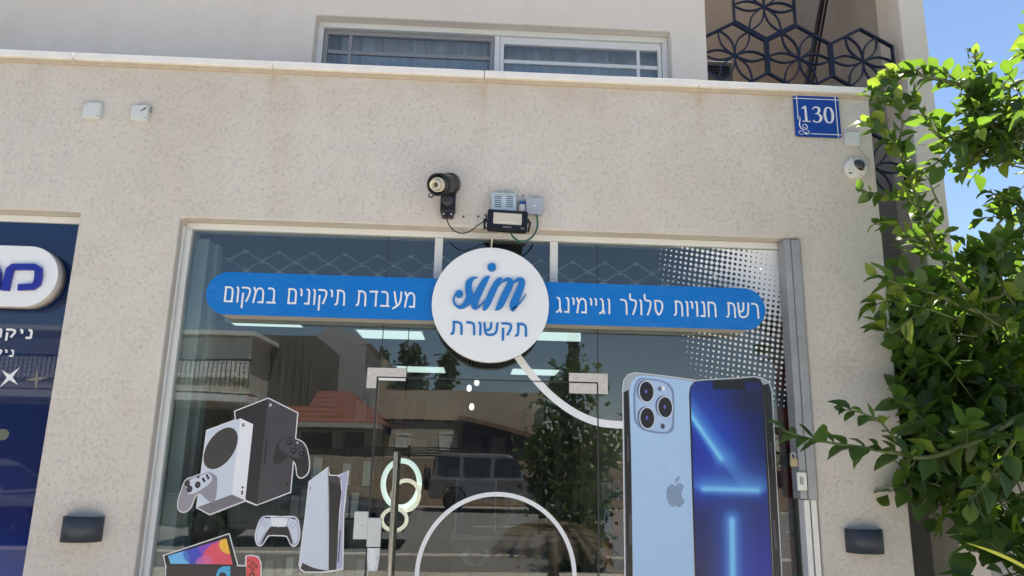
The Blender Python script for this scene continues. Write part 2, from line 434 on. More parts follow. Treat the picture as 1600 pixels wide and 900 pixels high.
M_blue = mat('blue_acrylic', S(0, 112, 196), 0.12, var=0.05, scale=4, coat=0.3, spec=0.3, bump=0.008, bscale=7)
M_bluelet = mat('blue_lettering', S(12, 112, 190), 0.22, var=0.05, coat=0.3)
M_vinyl = mat('white_vinyl', (0.80, 0.82, 0.84), 0.4, var=0.03)
M_ground = mat('ground_soil', (0.40, 0.34, 0.27), 0.95, var=0.2, scale=1.5)
M_asphalt = mat('asphalt', (0.21, 0.20, 0.185), 0.9, var=0.25, scale=40, bump=0.003, bscale=150)
M_pave = mat('concrete_paver', (0.52, 0.475, 0.405), 0.85, var=0.2, scale=4, bump=0.001, bscale=80)
M_mortar = mat('paver_bed', (0.19, 0.175, 0.155), 0.95)

# ------------------------------------------------------------------ ground, pavement, road
MB().box(-300, 300, -300, 300, -0.5, -0.02).build('ground', M_ground, kind='structure')
pv = MB().box(-30, 30, -9.4, 0.0, -0.1, 0.0).build('pavement', M_mortar, kind='structure')
me_slab = None
for i in range(-9, 9):
    for j in range(10):
        x, y = i * 0.61 + 0.3, -0.75 - j * 0.61 - 0.9
        if me_slab is None:
            o = box_obj('paving_slab', M_pave, pv, x - 0.3, x + 0.3, y - 0.3, y + 0.3, 0.002, 0.03, 0.006); me_slab = o.data
        else:
            o = bpy.data.objects.new('paving_slab', me_slab); COL.objects.link(o); o.parent = pv
            o.location = Vector((x, y, 0.016 + random.uniform(-0.002, 0.002))) - WO[pv.name]
MB().box(-60, 60, -23.0, -9.65, -0.15, -0.012).build('road', M_asphalt, kind='structure')
kb = thing('kerb', (0, -9.5, 0), 'pale concrete kerb between the pavement and the road', 'kerb'); kb['kind'] = 'structure'
del kb['label'], kb['category']
for i in range(-14, 14):
    box_obj('kerb_stone', M_pave, kb, i * 1.0 + 0.01, i * 1.0 + 0.99, -9.64, -9.405, -0.12, 0.02, 0.015)
rm = MB()
for i in range(-8, 8): rm.box(i * 4.0, i * 4.0 + 2.0, -15.6, -15.45, -0.012, -0.008)
rm.build('road_marking', M_white, kind='structure')

# ------------------------------------------------------------------ the shop building
X_L = at(124.6, 336).x                    # right edge of the neighbouring shop's opening
X_O0 = at(281, 345).x; X_O1 = at(1249, 372).x      # opening of this shop
X_END = at(1356.5, 142).x                 # corner of the projecting shop front
Z_O = at(640, 352).z                      # head of the openings
Z_TOP = Z_COP - 0.040
bld = thing('shop_building', (0.2, 1.0, 0), 'beige stuccoed two storey building with a glazed shop front and stone coping', 'building')
fw = slab(-8.0, X_END, 0.0, Z_TOP, 0.0, 0.30, [(-7.0, X_L, 0.0, Z_O + 0.01), (X_O0, X_O1, 0.0, Z_O)])
fw.build('front_wall', M_wall, bld, 0.010, 3)
box_obj('side_wall', M_wall, bld, X_END - 0.25, X_END - 0.001, 0.301, YU - 0.002, 0, Z_TOP)
# coping slabs with open joints
cop = [-8.0, -6.0, -4.6, JOINTS[0] - 1.08, *JOINTS, X_END + 0.006]
for a, b in zip(cop[:-1], cop[1:]):
    dz = random.uniform(-0.0015, 0.0015)
    box_obj('coping_slab', M_stone, bld, a + 0.002, b - 0.002, -0.035, YU - 0.003, Z_TOP + 0.001, Z_COP + dz, 0.004)
box_obj('coping_bed', mat('mortar', (0.50, 0.42, 0.32), 0.95, var=0.2, scale=20), bld, -8, X_END - 0.002, -0.012, 0.25, Z_TOP - 0.022, Z_TOP + 0.0005, 0.004)

# upper storey
ZU = 5.6
wx0, wx1 = at(494, 22, YU).x, at(1048, 60, YU).x; wz1 = at(494, 22, YU).z - 0.004; wz0 = wz1 - 1.05
X_A = at(1104, 60, YU).x                  # left edge of the stairwell opening
X_B = at(1405, 10, YU).x; X_C = at(1443, 5, YU).x
uw = slab(-8.0, X_C, Z_TOP, ZU, YU, YU + 0.28, [(wx0, wx1, wz0, wz1), (X_A, X_B, Z_TOP, ZU - 0.5)])
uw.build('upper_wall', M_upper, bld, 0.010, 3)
lw_ = slab(X_END - 0.3, X_C, 0.0, Z_TOP - 0.0005, YU, YU + 0.28, [(X_END - 0.3, X_B, 0.0, Z_TOP)])
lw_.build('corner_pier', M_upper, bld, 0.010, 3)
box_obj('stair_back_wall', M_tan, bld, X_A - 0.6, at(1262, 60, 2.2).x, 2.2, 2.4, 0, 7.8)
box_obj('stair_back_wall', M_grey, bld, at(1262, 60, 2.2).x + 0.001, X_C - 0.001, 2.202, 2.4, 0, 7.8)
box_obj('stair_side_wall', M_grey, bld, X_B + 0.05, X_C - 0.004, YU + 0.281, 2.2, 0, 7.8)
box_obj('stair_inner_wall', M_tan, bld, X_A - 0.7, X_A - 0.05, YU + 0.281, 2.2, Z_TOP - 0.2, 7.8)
box_obj('roof_slab', M_grey, bld, -8.0, X_A - 0.05, YU + 0.02, 7.0, ZU + 0.001, ZU + 0.22)
box_obj('rear_wall', M_grey, bld, -8.0, X_C - 0.002, 6.8, 7.0, 0, ZU)
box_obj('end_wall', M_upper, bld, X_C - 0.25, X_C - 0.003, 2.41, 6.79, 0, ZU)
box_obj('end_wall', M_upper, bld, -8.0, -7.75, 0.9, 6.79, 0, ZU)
# interior of the shop
M_room = mat('room_paint', (0.50, 0.52, 0.52), 0.8)
M_roomd = mat('room_panel', (0.16, 0.17, 0.17), 0.7)
Z_CE = 2.78
box_obj('shop_ceiling', M_room, bld, -2.6, X_O1 + 0.5, 0.96, 6.7, Z_CE, Z_CE + 0.1)
box_obj('shop_floor', mat('shop_tiles', (0.22, 0.21, 0.20), 0.35), bld, -2.6, X_O1 + 0.5, 0.0, 6.7, 0.005, 0.03)
box_obj('shop_partition', M_room, bld, -2.61, -2.5, 0.31, 6.7, 0.031, Z_CE - 0.001)
box_obj('shop_partition', M_room, bld, X_O1 + 0.42, X_O1 + 0.5, 0.31, 6.7, 0.031, Z_CE - 0.001)
box_obj('shop_partition', M_roomd, bld, -2.49, X_O1 + 0.41, 6.5, 6.6, 0.031, Z_CE - 0.001)
box_obj('upper_floor', M_grey, bld, -7.7, X_A - 0.72, 0.9, 6.7, Z_TOP - 0.35, Z_TOP - 0.1)
# grey end wall of the room behind the upper window
box_obj('bedroom_wall', M_room, bld, -7.0, X_A - 0.72, 3.2, 3.3, Z_TOP - 0.09, ZU)

# upper window
win = thing('sliding_window', ((wx0 + wx1) / 2, YU + 0.1, wz0), 'long white sliding window above the coping with a grey left sash', 'window')
fy0, fy1 = YU + 0.075, YU + 0.15
e = 0.0015
xm = at(777, 75, fy0).x
ft = 0.040
box_obj('frame_head', M_alu, win, wx0 + e, wx1 - e, fy0, fy1, wz1 - ft, wz1 - e, 0.003)
box_obj('frame_jamb', M_alu, win, wx0 + e, wx0 + ft, fy0, fy1, wz0 + e, wz1 - ft - e, 0.003)
box_obj('frame_jamb', M_alu, win, wx1 - ft, wx1 - e, fy0, fy1, wz0 + e, wz1 - ft - e, 0.003)
box_obj('frame_sill', M_alu, win, wx0 + ft + e, wx1 - ft - e, fy0, fy1, wz0 + e, wz0 + ft, 0.003)
box_obj('centre_post', M_alu, win, xm - 0.018, xm + 0.018, fy0 + 0.012, fy1, wz0 + ft + e, wz1 - ft - e, 0.003)
def sash(m, x0, x1, zt, y0, yb, vx, label):
    s_ = MB(); t = 0.026
    s_.box(x0, x1, y0, yb, zt - t, zt); s_.box(x0, x0 + t, y0, yb, wz0 + ft, zt - t); s_.box(x1 - t, x1, y0, yb, wz0 + ft, zt - t)
    sa = s_.build('sash', m, win, 0.002, label=label)
    z = zt - t
    k = 0
    for zz in (zt - 0.165, zt - 0.33, zt - 0.52):
        box_obj('muntin', m, sa, x0 + t + e, x1 - t - e, y0 + 0.004, yb - 0.004, zz, zz + 0.026, 0.002)
    box_obj('muntin', m, sa, vx - 0.011, vx + 0.011, y0 + 0.0015, yb - 0.0015, wz0 + ft, zt - t - e, 0.002)
    box_obj('pane', M_winglass, sa, x0 + t + e, x1 - t - e, (y0 + yb) / 2, (y0 + yb) / 2 + 0.004, wz0 + ft, zt - t - e)
sash(M_greyalu, wx0 + ft + 0.003, xm - 0.02, wz1 - ft - 0.012, fy0 + 0.022, fy0 + 0.05, at(547, 60, fy0).x, 'grey sash with an insect screen')
sash(M_alu, xm + 0.020, wx1 - ft - 0.003, wz1 - ft - 0.030, fy0 + 0.014, fy0 + 0.048, at(998, 90, fy0).x, 'white sash')
box_obj('shutter_box', M_alu, win, xm + 0.02, wx1 - ft - 0.004, fy0 + 0.020, fy0 + 0.07, wz1 - ft - 0.028, wz1 - ft - e, 0.002)
cur = MB(); cvs = []
nx = 160
for i in range(nx + 1):
    x = wx0 + 0.02 + (wx1 - wx0 - 0.04) * i / nx
    yy = YU + 0.235 + 0.022 * math.sin(i * 0.55) + 0.014 * math.sin(i * 0.23 + 1) + 0.01 * math.sin(i * 1.3)
    cvs += [(x, yy, wz0 - 0.05), (x, yy, wz1 + 0.1)]
cur.add(cvs, [(2 * i, 2 * i + 2, 2 * i + 3, 2 * i + 1) for i in range(nx)], True)
tag(cur.build('curtain', mat('curtain_fabric', (0.74, 0.74, 0.72), 0.9)), 'pale folded curtain hanging behind the upper window', 'curtain')

# hexagon screen in the stairwell
c1, c2, c3 = at(1148.7, 88, YU + 0.04), at(1249, 91.7, YU + 0.04), at(1349, 94.5, YU + 0.04)
pitchx = (c3.x - c1.x) / 2; hexr = pitchx / math.sqrt(3)
zc = (c1.z + c2.z + c3.z) / 3
scr = thing('hexagon_screen', (c2.x, YU + 0.04, zc - 4.5 * hexr), 'navy metal screen of hexagons filled with six petal flowers', 'screen')
def hexagon(cx, cz):
    m = MB(); r1 = hexr - 0.0015; r0 = r1 - 0.016
    y0, y1 = YU + 0.03, YU + 0.055
    ang = [R(90 + 60 * k) for k in range(6)]
    for k in range(6):
        a, b = ang[k], ang[(k + 1) % 6]
        m.prism([(cx + r0 * math.cos(a), cz + r0 * math.sin(a)), (cx + r1 * math.cos(a), cz + r1 * math.sin(a)), (cx + r1 * math.cos(b), cz + r1 * math.sin(b)), (cx + r0 * math.cos(b), cz + r0 * math.sin(b))], y0, y1)
    hp = m.build('hexagon_frame', M_navy, scr)
    for k in range(6):
        a = R(60 * k); L = hexr * 0.86
        pm = MB()
        for s in (-1, 1):
            pts = []
            for j in range(13):
                t = j / 12; u = t * L; q = s * 0.165 * L * math.sin(math.pi * t)
                pts.append((cx + u * math.cos(a) - q * math.sin(a), cz + u * math.sin(a) + q * math.cos(a), 0.0105))
            add_stroke(pm, pts, y0 + 0.003 + 0.0006 * k + 0.0003 * (s > 0), y1 - 0.003 - 0.0006 * k - 0.0003 * (s > 0))
        pm.build('petal', M_navy, hp)
    return hp
for i in (-1, 0, 1): hexagon(c2.x + i * pitchx, zc)
for i in (-0.5,): hexagon(c2.x + i * pitchx, zc + 1.5 * hexr)
for i in (-1, ): hexagon(c2.x + i * pitchx, zc + 3 * hexr)
for i in (1,): hexagon(c2.x + i * pitchx, zc - 3 * hexr)
hr = MB(); p0, p1 = at(1292, -40, 1.3), at(1258, 150, 1.3)
hr.tube([p1, p0, p0 + (p0 - p1) * 0.6], 0.022, 8)
hr.tube([p1 + Vector((0.05, 0.03, 0)), p0 + Vector((0.05, 0.03, 0)), p0 + Vector((0.05, 0.03, 0)) + (p0 - p1) * 0.6], 0.010, 8)
tag(hr.build('stair_handrail', M_black), 'black sloping handrail pole behind the hexagon screen', 'handrail')
q0 = at(1108, 94, 1.0); q1 = at(1146, 124, 1.0)
ac = thing('air_conditioner', (q0.x, 1.0, q1.z), 'dark grey air conditioner box behind the hexagon screen', 'air conditioner')
box_obj('casing', mat('dark_casing', (0.10, 0.09, 0.08), 0.6), ac, q0.x - 0.3, q1.x, 1.0, 1.35, q1.z - 0.3, q0.z, 0.01)
for k in range(4): box_obj('grille_slat', M_black, ac, q0.x - 0.25, q1.x - 0.03, 0.985, 0.999, q1.z + 0.02 + k * 0.022, q1.z + 0.032 + k * 0.022)

# garden wall on the right, behind the lemon tree
gz = at(1520, 705, 0.95).z
gw = slab(X_C + 0.004, X_C + 7, 0, gz, 0.75, 0.95, [])
tag(gw.build('garden_wall', M_grey, None, 0.01), 'grey stuccoed garden wall behind the lemon tree', 'wall')
# ------------------------------------------------------------------ shop front glazing
sf = thing('display_window', ((X_O0 + X_O1) / 2, 0.1, 0), 'white aluminium shop front frame with large glass panes', 'display window')
FY0, FY1 = 0.080, 0.135
fr = 0.036
xs1, xs2 = at(596, 560, GL).x, at(934, 560, GL).x       # butt joints of the glazing
z_d = at(762, 594, GL).z                                # top of the door
box_obj('frame_head', M_alu, sf, X_O0 + e, X_O1 - e, FY0, FY1, Z_O - fr, Z_O - e, 0.003)
box_obj('frame_jamb', M_alu, sf, X_O0 + e, X_O0 + fr, FY0, FY1, 0.03, Z_O - fr - e, 0.003)
box_obj('frame_jamb', M_alu, sf, X_O1 - fr, X_O1 - e, FY0, FY1, 0.03, Z_O - fr - e, 0.003)
box_obj('jamb_bead', M_alu, sf, X_O0 + e, X_O0 + 0.012, 0.045, FY0 - e, 0.03, Z_O - 0.03, 0.002)
g0, g1 = GL, GL + 0.008
zt = Z_O - fr - e
box_obj('pane', M_glass, sf, X_O0 + fr + e, xs1 - 0.002, g0, g1, 0.03, zt)
box_obj('pane', M_glass, sf, xs1 + 0.002, xs2 - 0.002, g0, g1, z_d + 0.004, zt)
box_obj('pane', M_glass, sf, xs2 + 0.002, X_O1 - fr - e, g0, g1, 0.03, zt)
box_obj('silicone_joint', M_seal, sf, xs1 - 0.0019, xs1 + 0.0019, g0 + 0.001, g1 + 0.001, z_d, zt)
box_obj('silicone_joint', M_seal, sf, xs2 - 0.0019, xs2 + 0.0019, g0 + 0.001, g1 + 0.001, z_d, zt)
# inner guide post of the shutter, behind the left pane
for (pa, pb, yy) in ((300, 322, 0.20), (322, 338, 0.30)):
    box_obj('guide_post', mat('guide_paint', (0.36, 0.41, 0.42), 0.5), sf, at(pa, 420, yy).x, at(pb, 420, yy).x, yy, yy + 0.08, 0.03, Z_CE - 0.001, 0.004)

# patch fittings at the door head
M_patch = mat('worn_patch_plate', (0.60, 0.575, 0.53), 0.55, 0.25, var=0.25, scale=60)
def patch(xa, xb, side, label):
    t = thing('patch_fitting', (xa, GL, z_d), label, 'door fitting', 'patch fittings at the door head')
    ztp = at(760, 579, GL - 0.01).z; zb = at(600, 607, GL - 0.01).z; y0, y1 = GL - 0.012, GL - 0.0005
    zm = z_d + 0.004
    leg = 0.050
    if side < 0: pts = [(xa, ztp), (xb, ztp), (xb, zm), (xa + leg, zm), (xa + leg, zb), (xa, zb)]
    else: pts = [(xb, ztp), (xa, ztp), (xa, zm), (xb - leg, zm), (xb - leg, zb), (xb, zb)]
    MB().prism(pts, y0, y1).build('plate', M_patch, t, 0.0012)
    for (sx, sz) in ((0.35, 0.6), (0.8, 0.6)):
        x = xa + (xb - xa) * (sx if side < 0 else 1 - sx)
        MB().lathe([(0.0035, 0), (0.0035, 0.0008), (0.002, 0.001)], Matrix.Translation((x, y0, (ztp + zm) / 2)) @ Matrix.Rotation(R(90), 4, 'X'), 12).build('screw', M_steel2, t)
    if side > 0:
        box_obj('lower_plate', M_patch, t, xa + 0.002, xb - leg - 0.008, y0 + 0.001, y1, zb, z_d - 0.004, 0.001)
    else:
        box_obj('lower_plate', M_signwhite, t, xa + leg + 0.01, xb - 0.002, y0 + 0.002, y1, z_d - 0.016, z_d - 0.003, 0.001)
patch(at(574, 580, GL - 0.01).x, at(635, 580, GL - 0.01).x, -1, 'speckled white metal corner fitting at the left end of the door head')
patch(at(889, 588, GL - 0.01).x, at(949.5, 588, GL - 0.01).x, 1, 'speckled white metal corner fitting at the right end of the door head')

# glass door
xd0, xd1 = at(589, 600, GL).x + 0.002, at(935, 605, GL).x - 0.002
dr = thing('glass_door', (xd0, GL, 0), 'frameless glass door with a long steel bar handle', 'door')
box_obj('pane', M_doorglass, dr, xd0 + 0.004, xd1 - 0.004, g0 + 0.0015, g1 + 0.0015, 0.04, z_d - 0.002)
box_obj('edge_seal', M_seal, dr, xd0 - 0.006, xd0 + 0.0038, g0 - 0.001, g1, 0.04, z_d - 0.002)
box_obj('edge_seal', M_seal, dr, xd1 - 0.0055, xd1 + 0.002, g0 - 0.001, g1, 0.04, z_d - 0.002)
box_obj('edge_seal', M_seal, dr, xd0 + 0.004, xd1 - 0.004, g0 - 0.001, g1, z_d - 0.0018, z_d + 0.0038)
M_hand = mat('handle_steel', (0.30, 0.295, 0.28), 0.22, 0.9, var=0.15, scale=40)
hx = at(616, 760, GL - 0.06).x; hzt = at(618, 706, GL - 0.06).z
hd = MB().tube([(hx, GL - 0.06, 0.55), (hx, GL - 0.06, hzt)], 0.0128, 20).build('bar_handle', M_hand, dr)
for zz in (0.75, 1.35): MB().tube([(hx, GL - 0.06, zz), (hx, GL + 0.08, zz)], 0.008, 12).build('standoff', M_steel2, hd)
hd2 = MB().tube([(hx, GL + 0.075, 0.55), (hx, GL + 0.075, hzt)], 0.0128, 20).build('bar_handle', M_hand, dr)
def plate(px0, py0, px1, py1, y, nm, m, par, y1=None, bev=0.002):
    a, b = at(px0, py0, y), at(px1, py1, y)
    return box_obj(nm, m, par, a.x, b.x, y, (GL - 0.0005 if y1 is None else y1), b.z, a.z, bev)
lk = thing('lock_case', tuple(at(563, 843, 0.09)), 'white lock case with a key cylinder on the fixed pane left of the door', 'lock')
plate(554, 799, 573, 843, GL - 0.022, 'case', M_plastic, lk, None, 0.003)
c = at(565, 823, GL - 0.024)
MB().prism(ell(c.x, c.z + 0.004, 0.0075, 0.0075) , GL - 0.026, GL - 0.0225).build('key_cylinder', M_steel2, lk)
MB().prism(rrect(c.x - 0.004, c.x + 0.004, c.z - 0.016, c.z + 0.001, 0.003), GL - 0.0255, GL - 0.0223).build('cylinder_tail', M_steel2, lk)
MB().prism(rrect(c.x - 0.0012, c.x + 0.0012, c.z + 0.0, c.z + 0.008, 0.001), GL - 0.0266, GL - 0.0262).build('keyhole', M_black, lk)
kp = thing('strike_case', tuple(at(585, 856, 0.09)), 'white strike case on the glass door beside the bar handle', 'lock')
plate(575, 809, 594, 855, GL - 0.018, 'case', M_plastic, kp, None, 0.003)
# crumpled paper bag under it
pb = MB(); a, b = at(574, 856, GL - 0.012), at(592, 892, GL - 0.012); vs = []
for j in range(13):
    for i in range(7):
        u, v = i / 6, j / 12; wd = (1 - 0.25 * v ** 2)
        vs.append((a.x + (b.x - a.x) * (0.5 + (u - 0.5) * wd), GL - 0.006 - 0.010 * math.sin(math.pi * u) - random.uniform(0, 0.005), a.z + (b.z - a.z) * v))
pb.add(vs, [(j * 7 + i, (j + 1) * 7 + i, (j + 1) * 7 + i + 1, j * 7 + i + 1) for j in range(12) for i in range(6)])
tag(pb.build('paper_wad', M_vinyl), 'crumpled white paper hanging below the strike case', 'paper')

# steel shutter rail on the right jamb
rx0, rx1 = at(1226, 380, -0.02).x, at(1249.5, 380, -0.02).x
rz0, rz1 = at(1258, 780, -0.02).z, at(1238, 373, -0.02).z
rl = thing('shutter_rail', (rx0, 0, rz0), 'galvanised steel shutter rail on the right side of the opening', 'rail')
xm_ = rx0 + (rx1 - rx0) * 0.45
box_obj('channel', M_steel, rl, rx0, xm_ - 0.001, -0.012, 0.079, rz0, rz1, 0.002)
box_obj('channel_lip', M_steel, rl, xm_, rx1, -0.022, -0.001, rz0 - 0.003, rz1 - 0.004, 0.003)
for px, py in ((1240, 380), (1247, 520), (1262, 690)):
    c = at(px, py, -0.022); MB().lathe([(0.006, 0), (0.006, 0.003), (0.003, 0.005)], Matrix.Translation((c.x, -0.022, c.z)) @ Matrix.Rotation(R(90), 4, 'X'), 10).build('bolt', M_steel2, rl)
a, b = at(1244, 737, -0.026), at(1262, 767, -0.026)
lp = box_obj('lock_plate', M_steel2, rl, a.x, b.x, -0.030, -0.0225, b.z, a.z, 0.004)
MB().prism(rrect((a.x + b.x) / 2 - 0.010, (a.x + b.x) / 2 + 0.006, b.z + 0.03, a.z - 0.025, 0.004), -0.034, -0.0302).build('latch', M_steel, lp)
pl = thing('padlock', tuple(at(1241, 729, -0.03)), 'small brass padlock hanging on the shutter rail', 'padlock')
a, b = at(1233.5, 715, -0.035), at(1246, 729, -0.035)
box_obj('body', mat('brass', (0.45, 0.36, 0.22), 0.4, 0.8, var=0.2), pl, a.x, b.x, -0.045, -0.028, b.z, a.z, 0.004)
sh = [(a.x + 0.009, -0.036, a.z - 0.003)] + [((a.x + b.x) / 2 - 0.0125 * math.cos(t), -0.036, a.z + 0.012 + 0.0125 * math.sin(t)) for t in [math.pi * k / 8 for k in range(9)]] + [(b.x - 0.009, -0.036, a.z - 0.003)]
MB().tube(sh, 0.0032, 8).build('shackle', M_steel2, pl)
tx0, tx1 = at(1256, 800, 0.01).x, at(1275, 800, 0.01).x
tr_ = thing('jamb_trim', (tx0, 0, 0), 'white painted trim strip below the steel shutter rail', 'trim')
box_obj('strip', M_white, tr_, tx0, tx0 + 0.030, 0.0, 0.07, 0.03, rz0 - 0.004, 0.004)
box_obj('strip', M_white, tr_, tx0 + 0.032, tx1, -0.010, -0.001, 0.03, rz0 - 0.002, 0.004)

# roller grille behind the top of the glazing
rg = thing('roller_grille', (0, 0.4, 2.4), 'silver wavy rod roller grille rolled up behind the glazing', 'shutter')
M_rod = mat('grille_rod', (0.55, 0.58, 0.60), 0.3, 0.8)
pr = 52 / 1155 * 4.25
za = at(640, 408, 0.42).z
xg0, xg1 = at(318, 400, 0.42).x, at(1200, 400, 0.42).x
for k in range(5):
    zz = za - k * 0.052; yy = 0.42 + 0.025 * k * (1 if k < 3 else 0.7)
    pts = []
    x = xg0
    while x < xg1:
        pts.append((x, yy, zz + 0.024 * math.sin(2 * math.pi * (x - xg0) / pr + math.pi * k))); x += pr / 14
    rod = MB().tube(pts, 0.0045, 6).build('grille_rod', M_rod, rg)
    j = 0; x = xg0 + pr * (0.25 if k % 2 == 0 else 0.75)
    while x < xg1 - 0.05:
        box_obj('clip', M_rod, rod, x - 0.012, x + 0.012, yy - 0.009, yy + 0.009, zz + 0.016, zz + 0.034); x += pr
box_obj('hood', mat('hood_paint', (0.035, 0.045, 0.06), 0.7), rg, xg0 - 0.1, xg1 + 0.2, 0.56, 0.95, at(640, 492, 0.56).z, Z_O + 0.25)

# ------------------------------------------------------------------ signs
zb1 = at(760, 437.5, -0.03).z; zb0 = at(760, 503.5, -0.03).z      # blue bar, top and bottom
xb0, xb1 = at(322, 455, -0.03).x, at(1196, 485, -0.03).x
bar = thing('blue_sign_bar', ((xb0 + xb1) / 2, 0.03, zb0), 'long blue rounded sign bar with white Hebrew lettering', 'sign')
MB().prism(rrect(xb0, xb1, zb0, zb1, (zb1 - zb0) / 2 - 0.001, 14), -0.030, -0.0245).build('face', M_blue, bar, 0.0015)
MB().prism(rrect(xb0 + 0.003, xb1 - 0.003, zb0 + 0.003, zb1 - 0.003, (zb1 - zb0) / 2 - 0.004, 14), -0.0242, GL - 0.002).build('tray', M_signside, bar)
for pxs in (685, 865.5):
    x = at(pxs, 400, 0.075).x
    box_obj('hanger_strip', M_alu, bar, x - 0.022, x + 0.022, 0.0785, GL - 0.001, zb1 + 0.003, Z_O - fr - 0.003, 0.002)
box_obj('support_rail', M_greyalu, bar, xb0 + 0.06, xb1 - 0.06, GL + 0.012, GL + 0.04, zb0 - 0.012, zb0 + 0.02)

# monoline Hebrew letters: strokes in a box one unit high
HEB = {
 'מ': (.84, [[(0, 1), (.17, .66)], [(.04, 0), (.15, .62), (.30, .90), (.52, .94), (.74, .80), (.78, .55), (.78, 0)], [(.38, .06), (.78, .06)]]),
 'ע': (.72, [[(.66, 1), (.65, .50), (.52, .16), (0, -.10)], [(.10, 1), (.24, .40), (.36, .10)]]),
 'ב': (.74, [[(.03, .94), (.40, .94), (.56, .80), (.56, .065)], [(0, .06), (.74, .06)]]),
 'ד': (.68, [[(0, .94), (.68, .94)], [(.54, .935), (.54, 0)]]),
 'ת': (.80, [[(.10, .94), (.52, .94), (.73, .78), (.74, 0)], [(.21, .935), (.21, .28), (.15, .07), (0, .06)]]),
 'י': (.18, [[(0, .94), (.10, .94), (.16, .84), (.16, .52)]]),
 'ק': (.72, [[(0, .94), (.50, .94), (.68, .82), (.64, .52), (.42, .06)], [(.13, .62), (.13, -.34)]]),
 'ו': (.18, [[(0, .94), (.10, .94), (.16, .84), (.16, 0)]]),
 'נ': (.40, [[(.12, .94), (.27, .94), (.36, .82), (.36, 0)], [(0, .06), (.36, .06)]]),
 'ם': (.70, [[(0, .94), (.48, .94), (.66, .80), (.66, 0)], [(.11, .06), (.66, .06)], [(.11, 0), (.11, .93)]]),
 'ר': (.58, [[(0, .94), (.36, .94), (.55, .80), (.56, 0)]]),
 'ש': (.92, [[(0, 1), (.09, .06), (.58, .06), (.84, .26), (.90, 1)], [(.47, 1), (.45, .56), (.33, .42), (.07, .40)]]),
 'ח': (.72, [[(.08, 0), (.08, .93)], [(0, .94), (.48, .94), (.67, .80), (.68, 0)]]),
 'ס': (.78, [[(0, .94), (.52, .94), (.72, .78), (.70, .38), (.46, .06), (.34, .06), (.12, .34), (.10, .93)]]),
 'ל': (.60, [[(.04, 1.36), (.05, .94), (.46, .94), (.57, .80), (.50, .46), (.26, 0)]]),
 'ג': (.46, [[(.06, .94), (.20, .94), (.31, .82), (.33, .30), (.44, 0)], [(.33, .27), (.20, .08), (0, .02)]]),
}
def chaikin(p, it=2):
    p = [np.array(q, float) for q in p]
    for _ in range(it):
        o = [p[0]]
        for a, b in zip(p[:-1], p[1:]): o += [a * .78 + b * .22, a * .22 + b * .78]
        o.append(p[-1]); p = o
    return [tuple(q) for q in p]
def heb_text(s, pa, pb, ytop, ybot, par, y, m, weight, depth=0.002, gap=.24, space=.42):
    """right-to-left word(s), each letter a part of its own, filling pa..pb and ytop..ybot of the wall plane y"""
    mid = (pa + pb) / 2; xa, xb = at(pa, ytop, y).x, at(pb, ytop, y).x; z0, z1 = at(mid, ybot, y).z, at(mid, ytop, y).z
    tot = sum((HEB[c][0] if c != ' ' else space) for c in s) + gap * (len(s) - 1)
    k = (xb - xa) / tot; h = z1 - z0; x = xb
    for c in s:
        if c == ' ': x -= (space + gap) * k; continue
        wd, strokes = HEB[c]; x -= wd * k; b = MB()
        for i, st in enumerate(strokes):
            pts = chaikin([(x + p[0] * k, z0 + p[1] * h) for p in st]) if len(st) > 2 else [(x + p[0] * k, z0 + p[1] * h) for p in st]
            add_stroke(b, [(p[0], p[1], weight * h) for p in pts], y - 0.0003 * i, y + depth)
        b.build('letter', m, par); x -= gap * k
heb_text('מעבדת תיקונים במקום', 351, 649.5, 451.5, 476.5, bar, -0.0325, M_vinyl, 0.108)
heb_text('רשת חנויות סלולר וגיימינג', 869, 1184, 468.5, 493.0, bar, -0.0325, M_vinyl, 0.108)

cc = at(766.5, 475, -0.065); rad = (at(858, 478, -0.065).x - at(675, 472, -0.065).x) / 2
rs = thing('round_sign', (cc.x, -0.03, cc.z - rad), 'round white sign with blue script and Hebrew lettering', 'sign')
Mc = Matrix.Translation((cc.x, -0.065, cc.z)) @ Matrix.Rotation(R(90), 4, 'X')
MB().lathe([(rad, 0.0), (rad - 0.001, 0.0008)], Mc, 96).build('face', M_signwhite, rs)
MB().lathe([(rad - 0.002, -0.055), (rad - 0.002, -0.0008), (rad - 0.003, -0.0005)], Mc, 96).build('tray', M_signside, rs)
# script word, drawn as broad pen strokes
def zs(x, z, wd): 
    p = at(690 + 0.1777 * x, 390 + 0.1777 * z, -0.08); return (p.x, p.z, wd * 0.1777 / FPX * 3.72 * 1.02)
script = [
 [(318, 243, 4), (275, 252, 26), (242, 290, 56), (237, 345, 60), (246, 400, 62), (228, 458, 60), (178, 504, 34), (132, 496, 20), (108, 460, 16), (107, 425, 15), (124, 392, 18)],
 [(205, 500, 6), (240, 470, 10), (280, 430, 10)],
 [(427, 236, 4), (392, 258, 46), (345, 340, 62), (305, 425, 66), (284, 480, 58), (296, 512, 34), (330, 500, 16), (365, 465, 12), (400, 425, 8)],
 [(531, 250, 4), (498, 272, 42), (450, 365, 60), (405, 465, 58), (380, 515, 40), (362, 531, 4)],
 [(478, 345, 6), (530, 285, 16), (578, 262, 34), (606, 285, 52), (590, 335, 62), (548, 420, 64), (508, 500, 52), (470, 531, 4)],
 [(590, 345, 6), (636, 288, 16), (680, 262, 34), (708, 280, 50), (696, 330, 62), (660, 415, 66), (630, 490, 66), (628, 525, 36), (660, 500, 16), (705, 450, 12), (746, 390, 3)]]
for i, st in enumerate(script):
    add = MB(); add_stroke(add, smooth_path([zs(*q) for q in st], 7), -0.0800 - 0.0005 * i, -0.0668)
    add.build('script_letter', M_bluelet, rs)
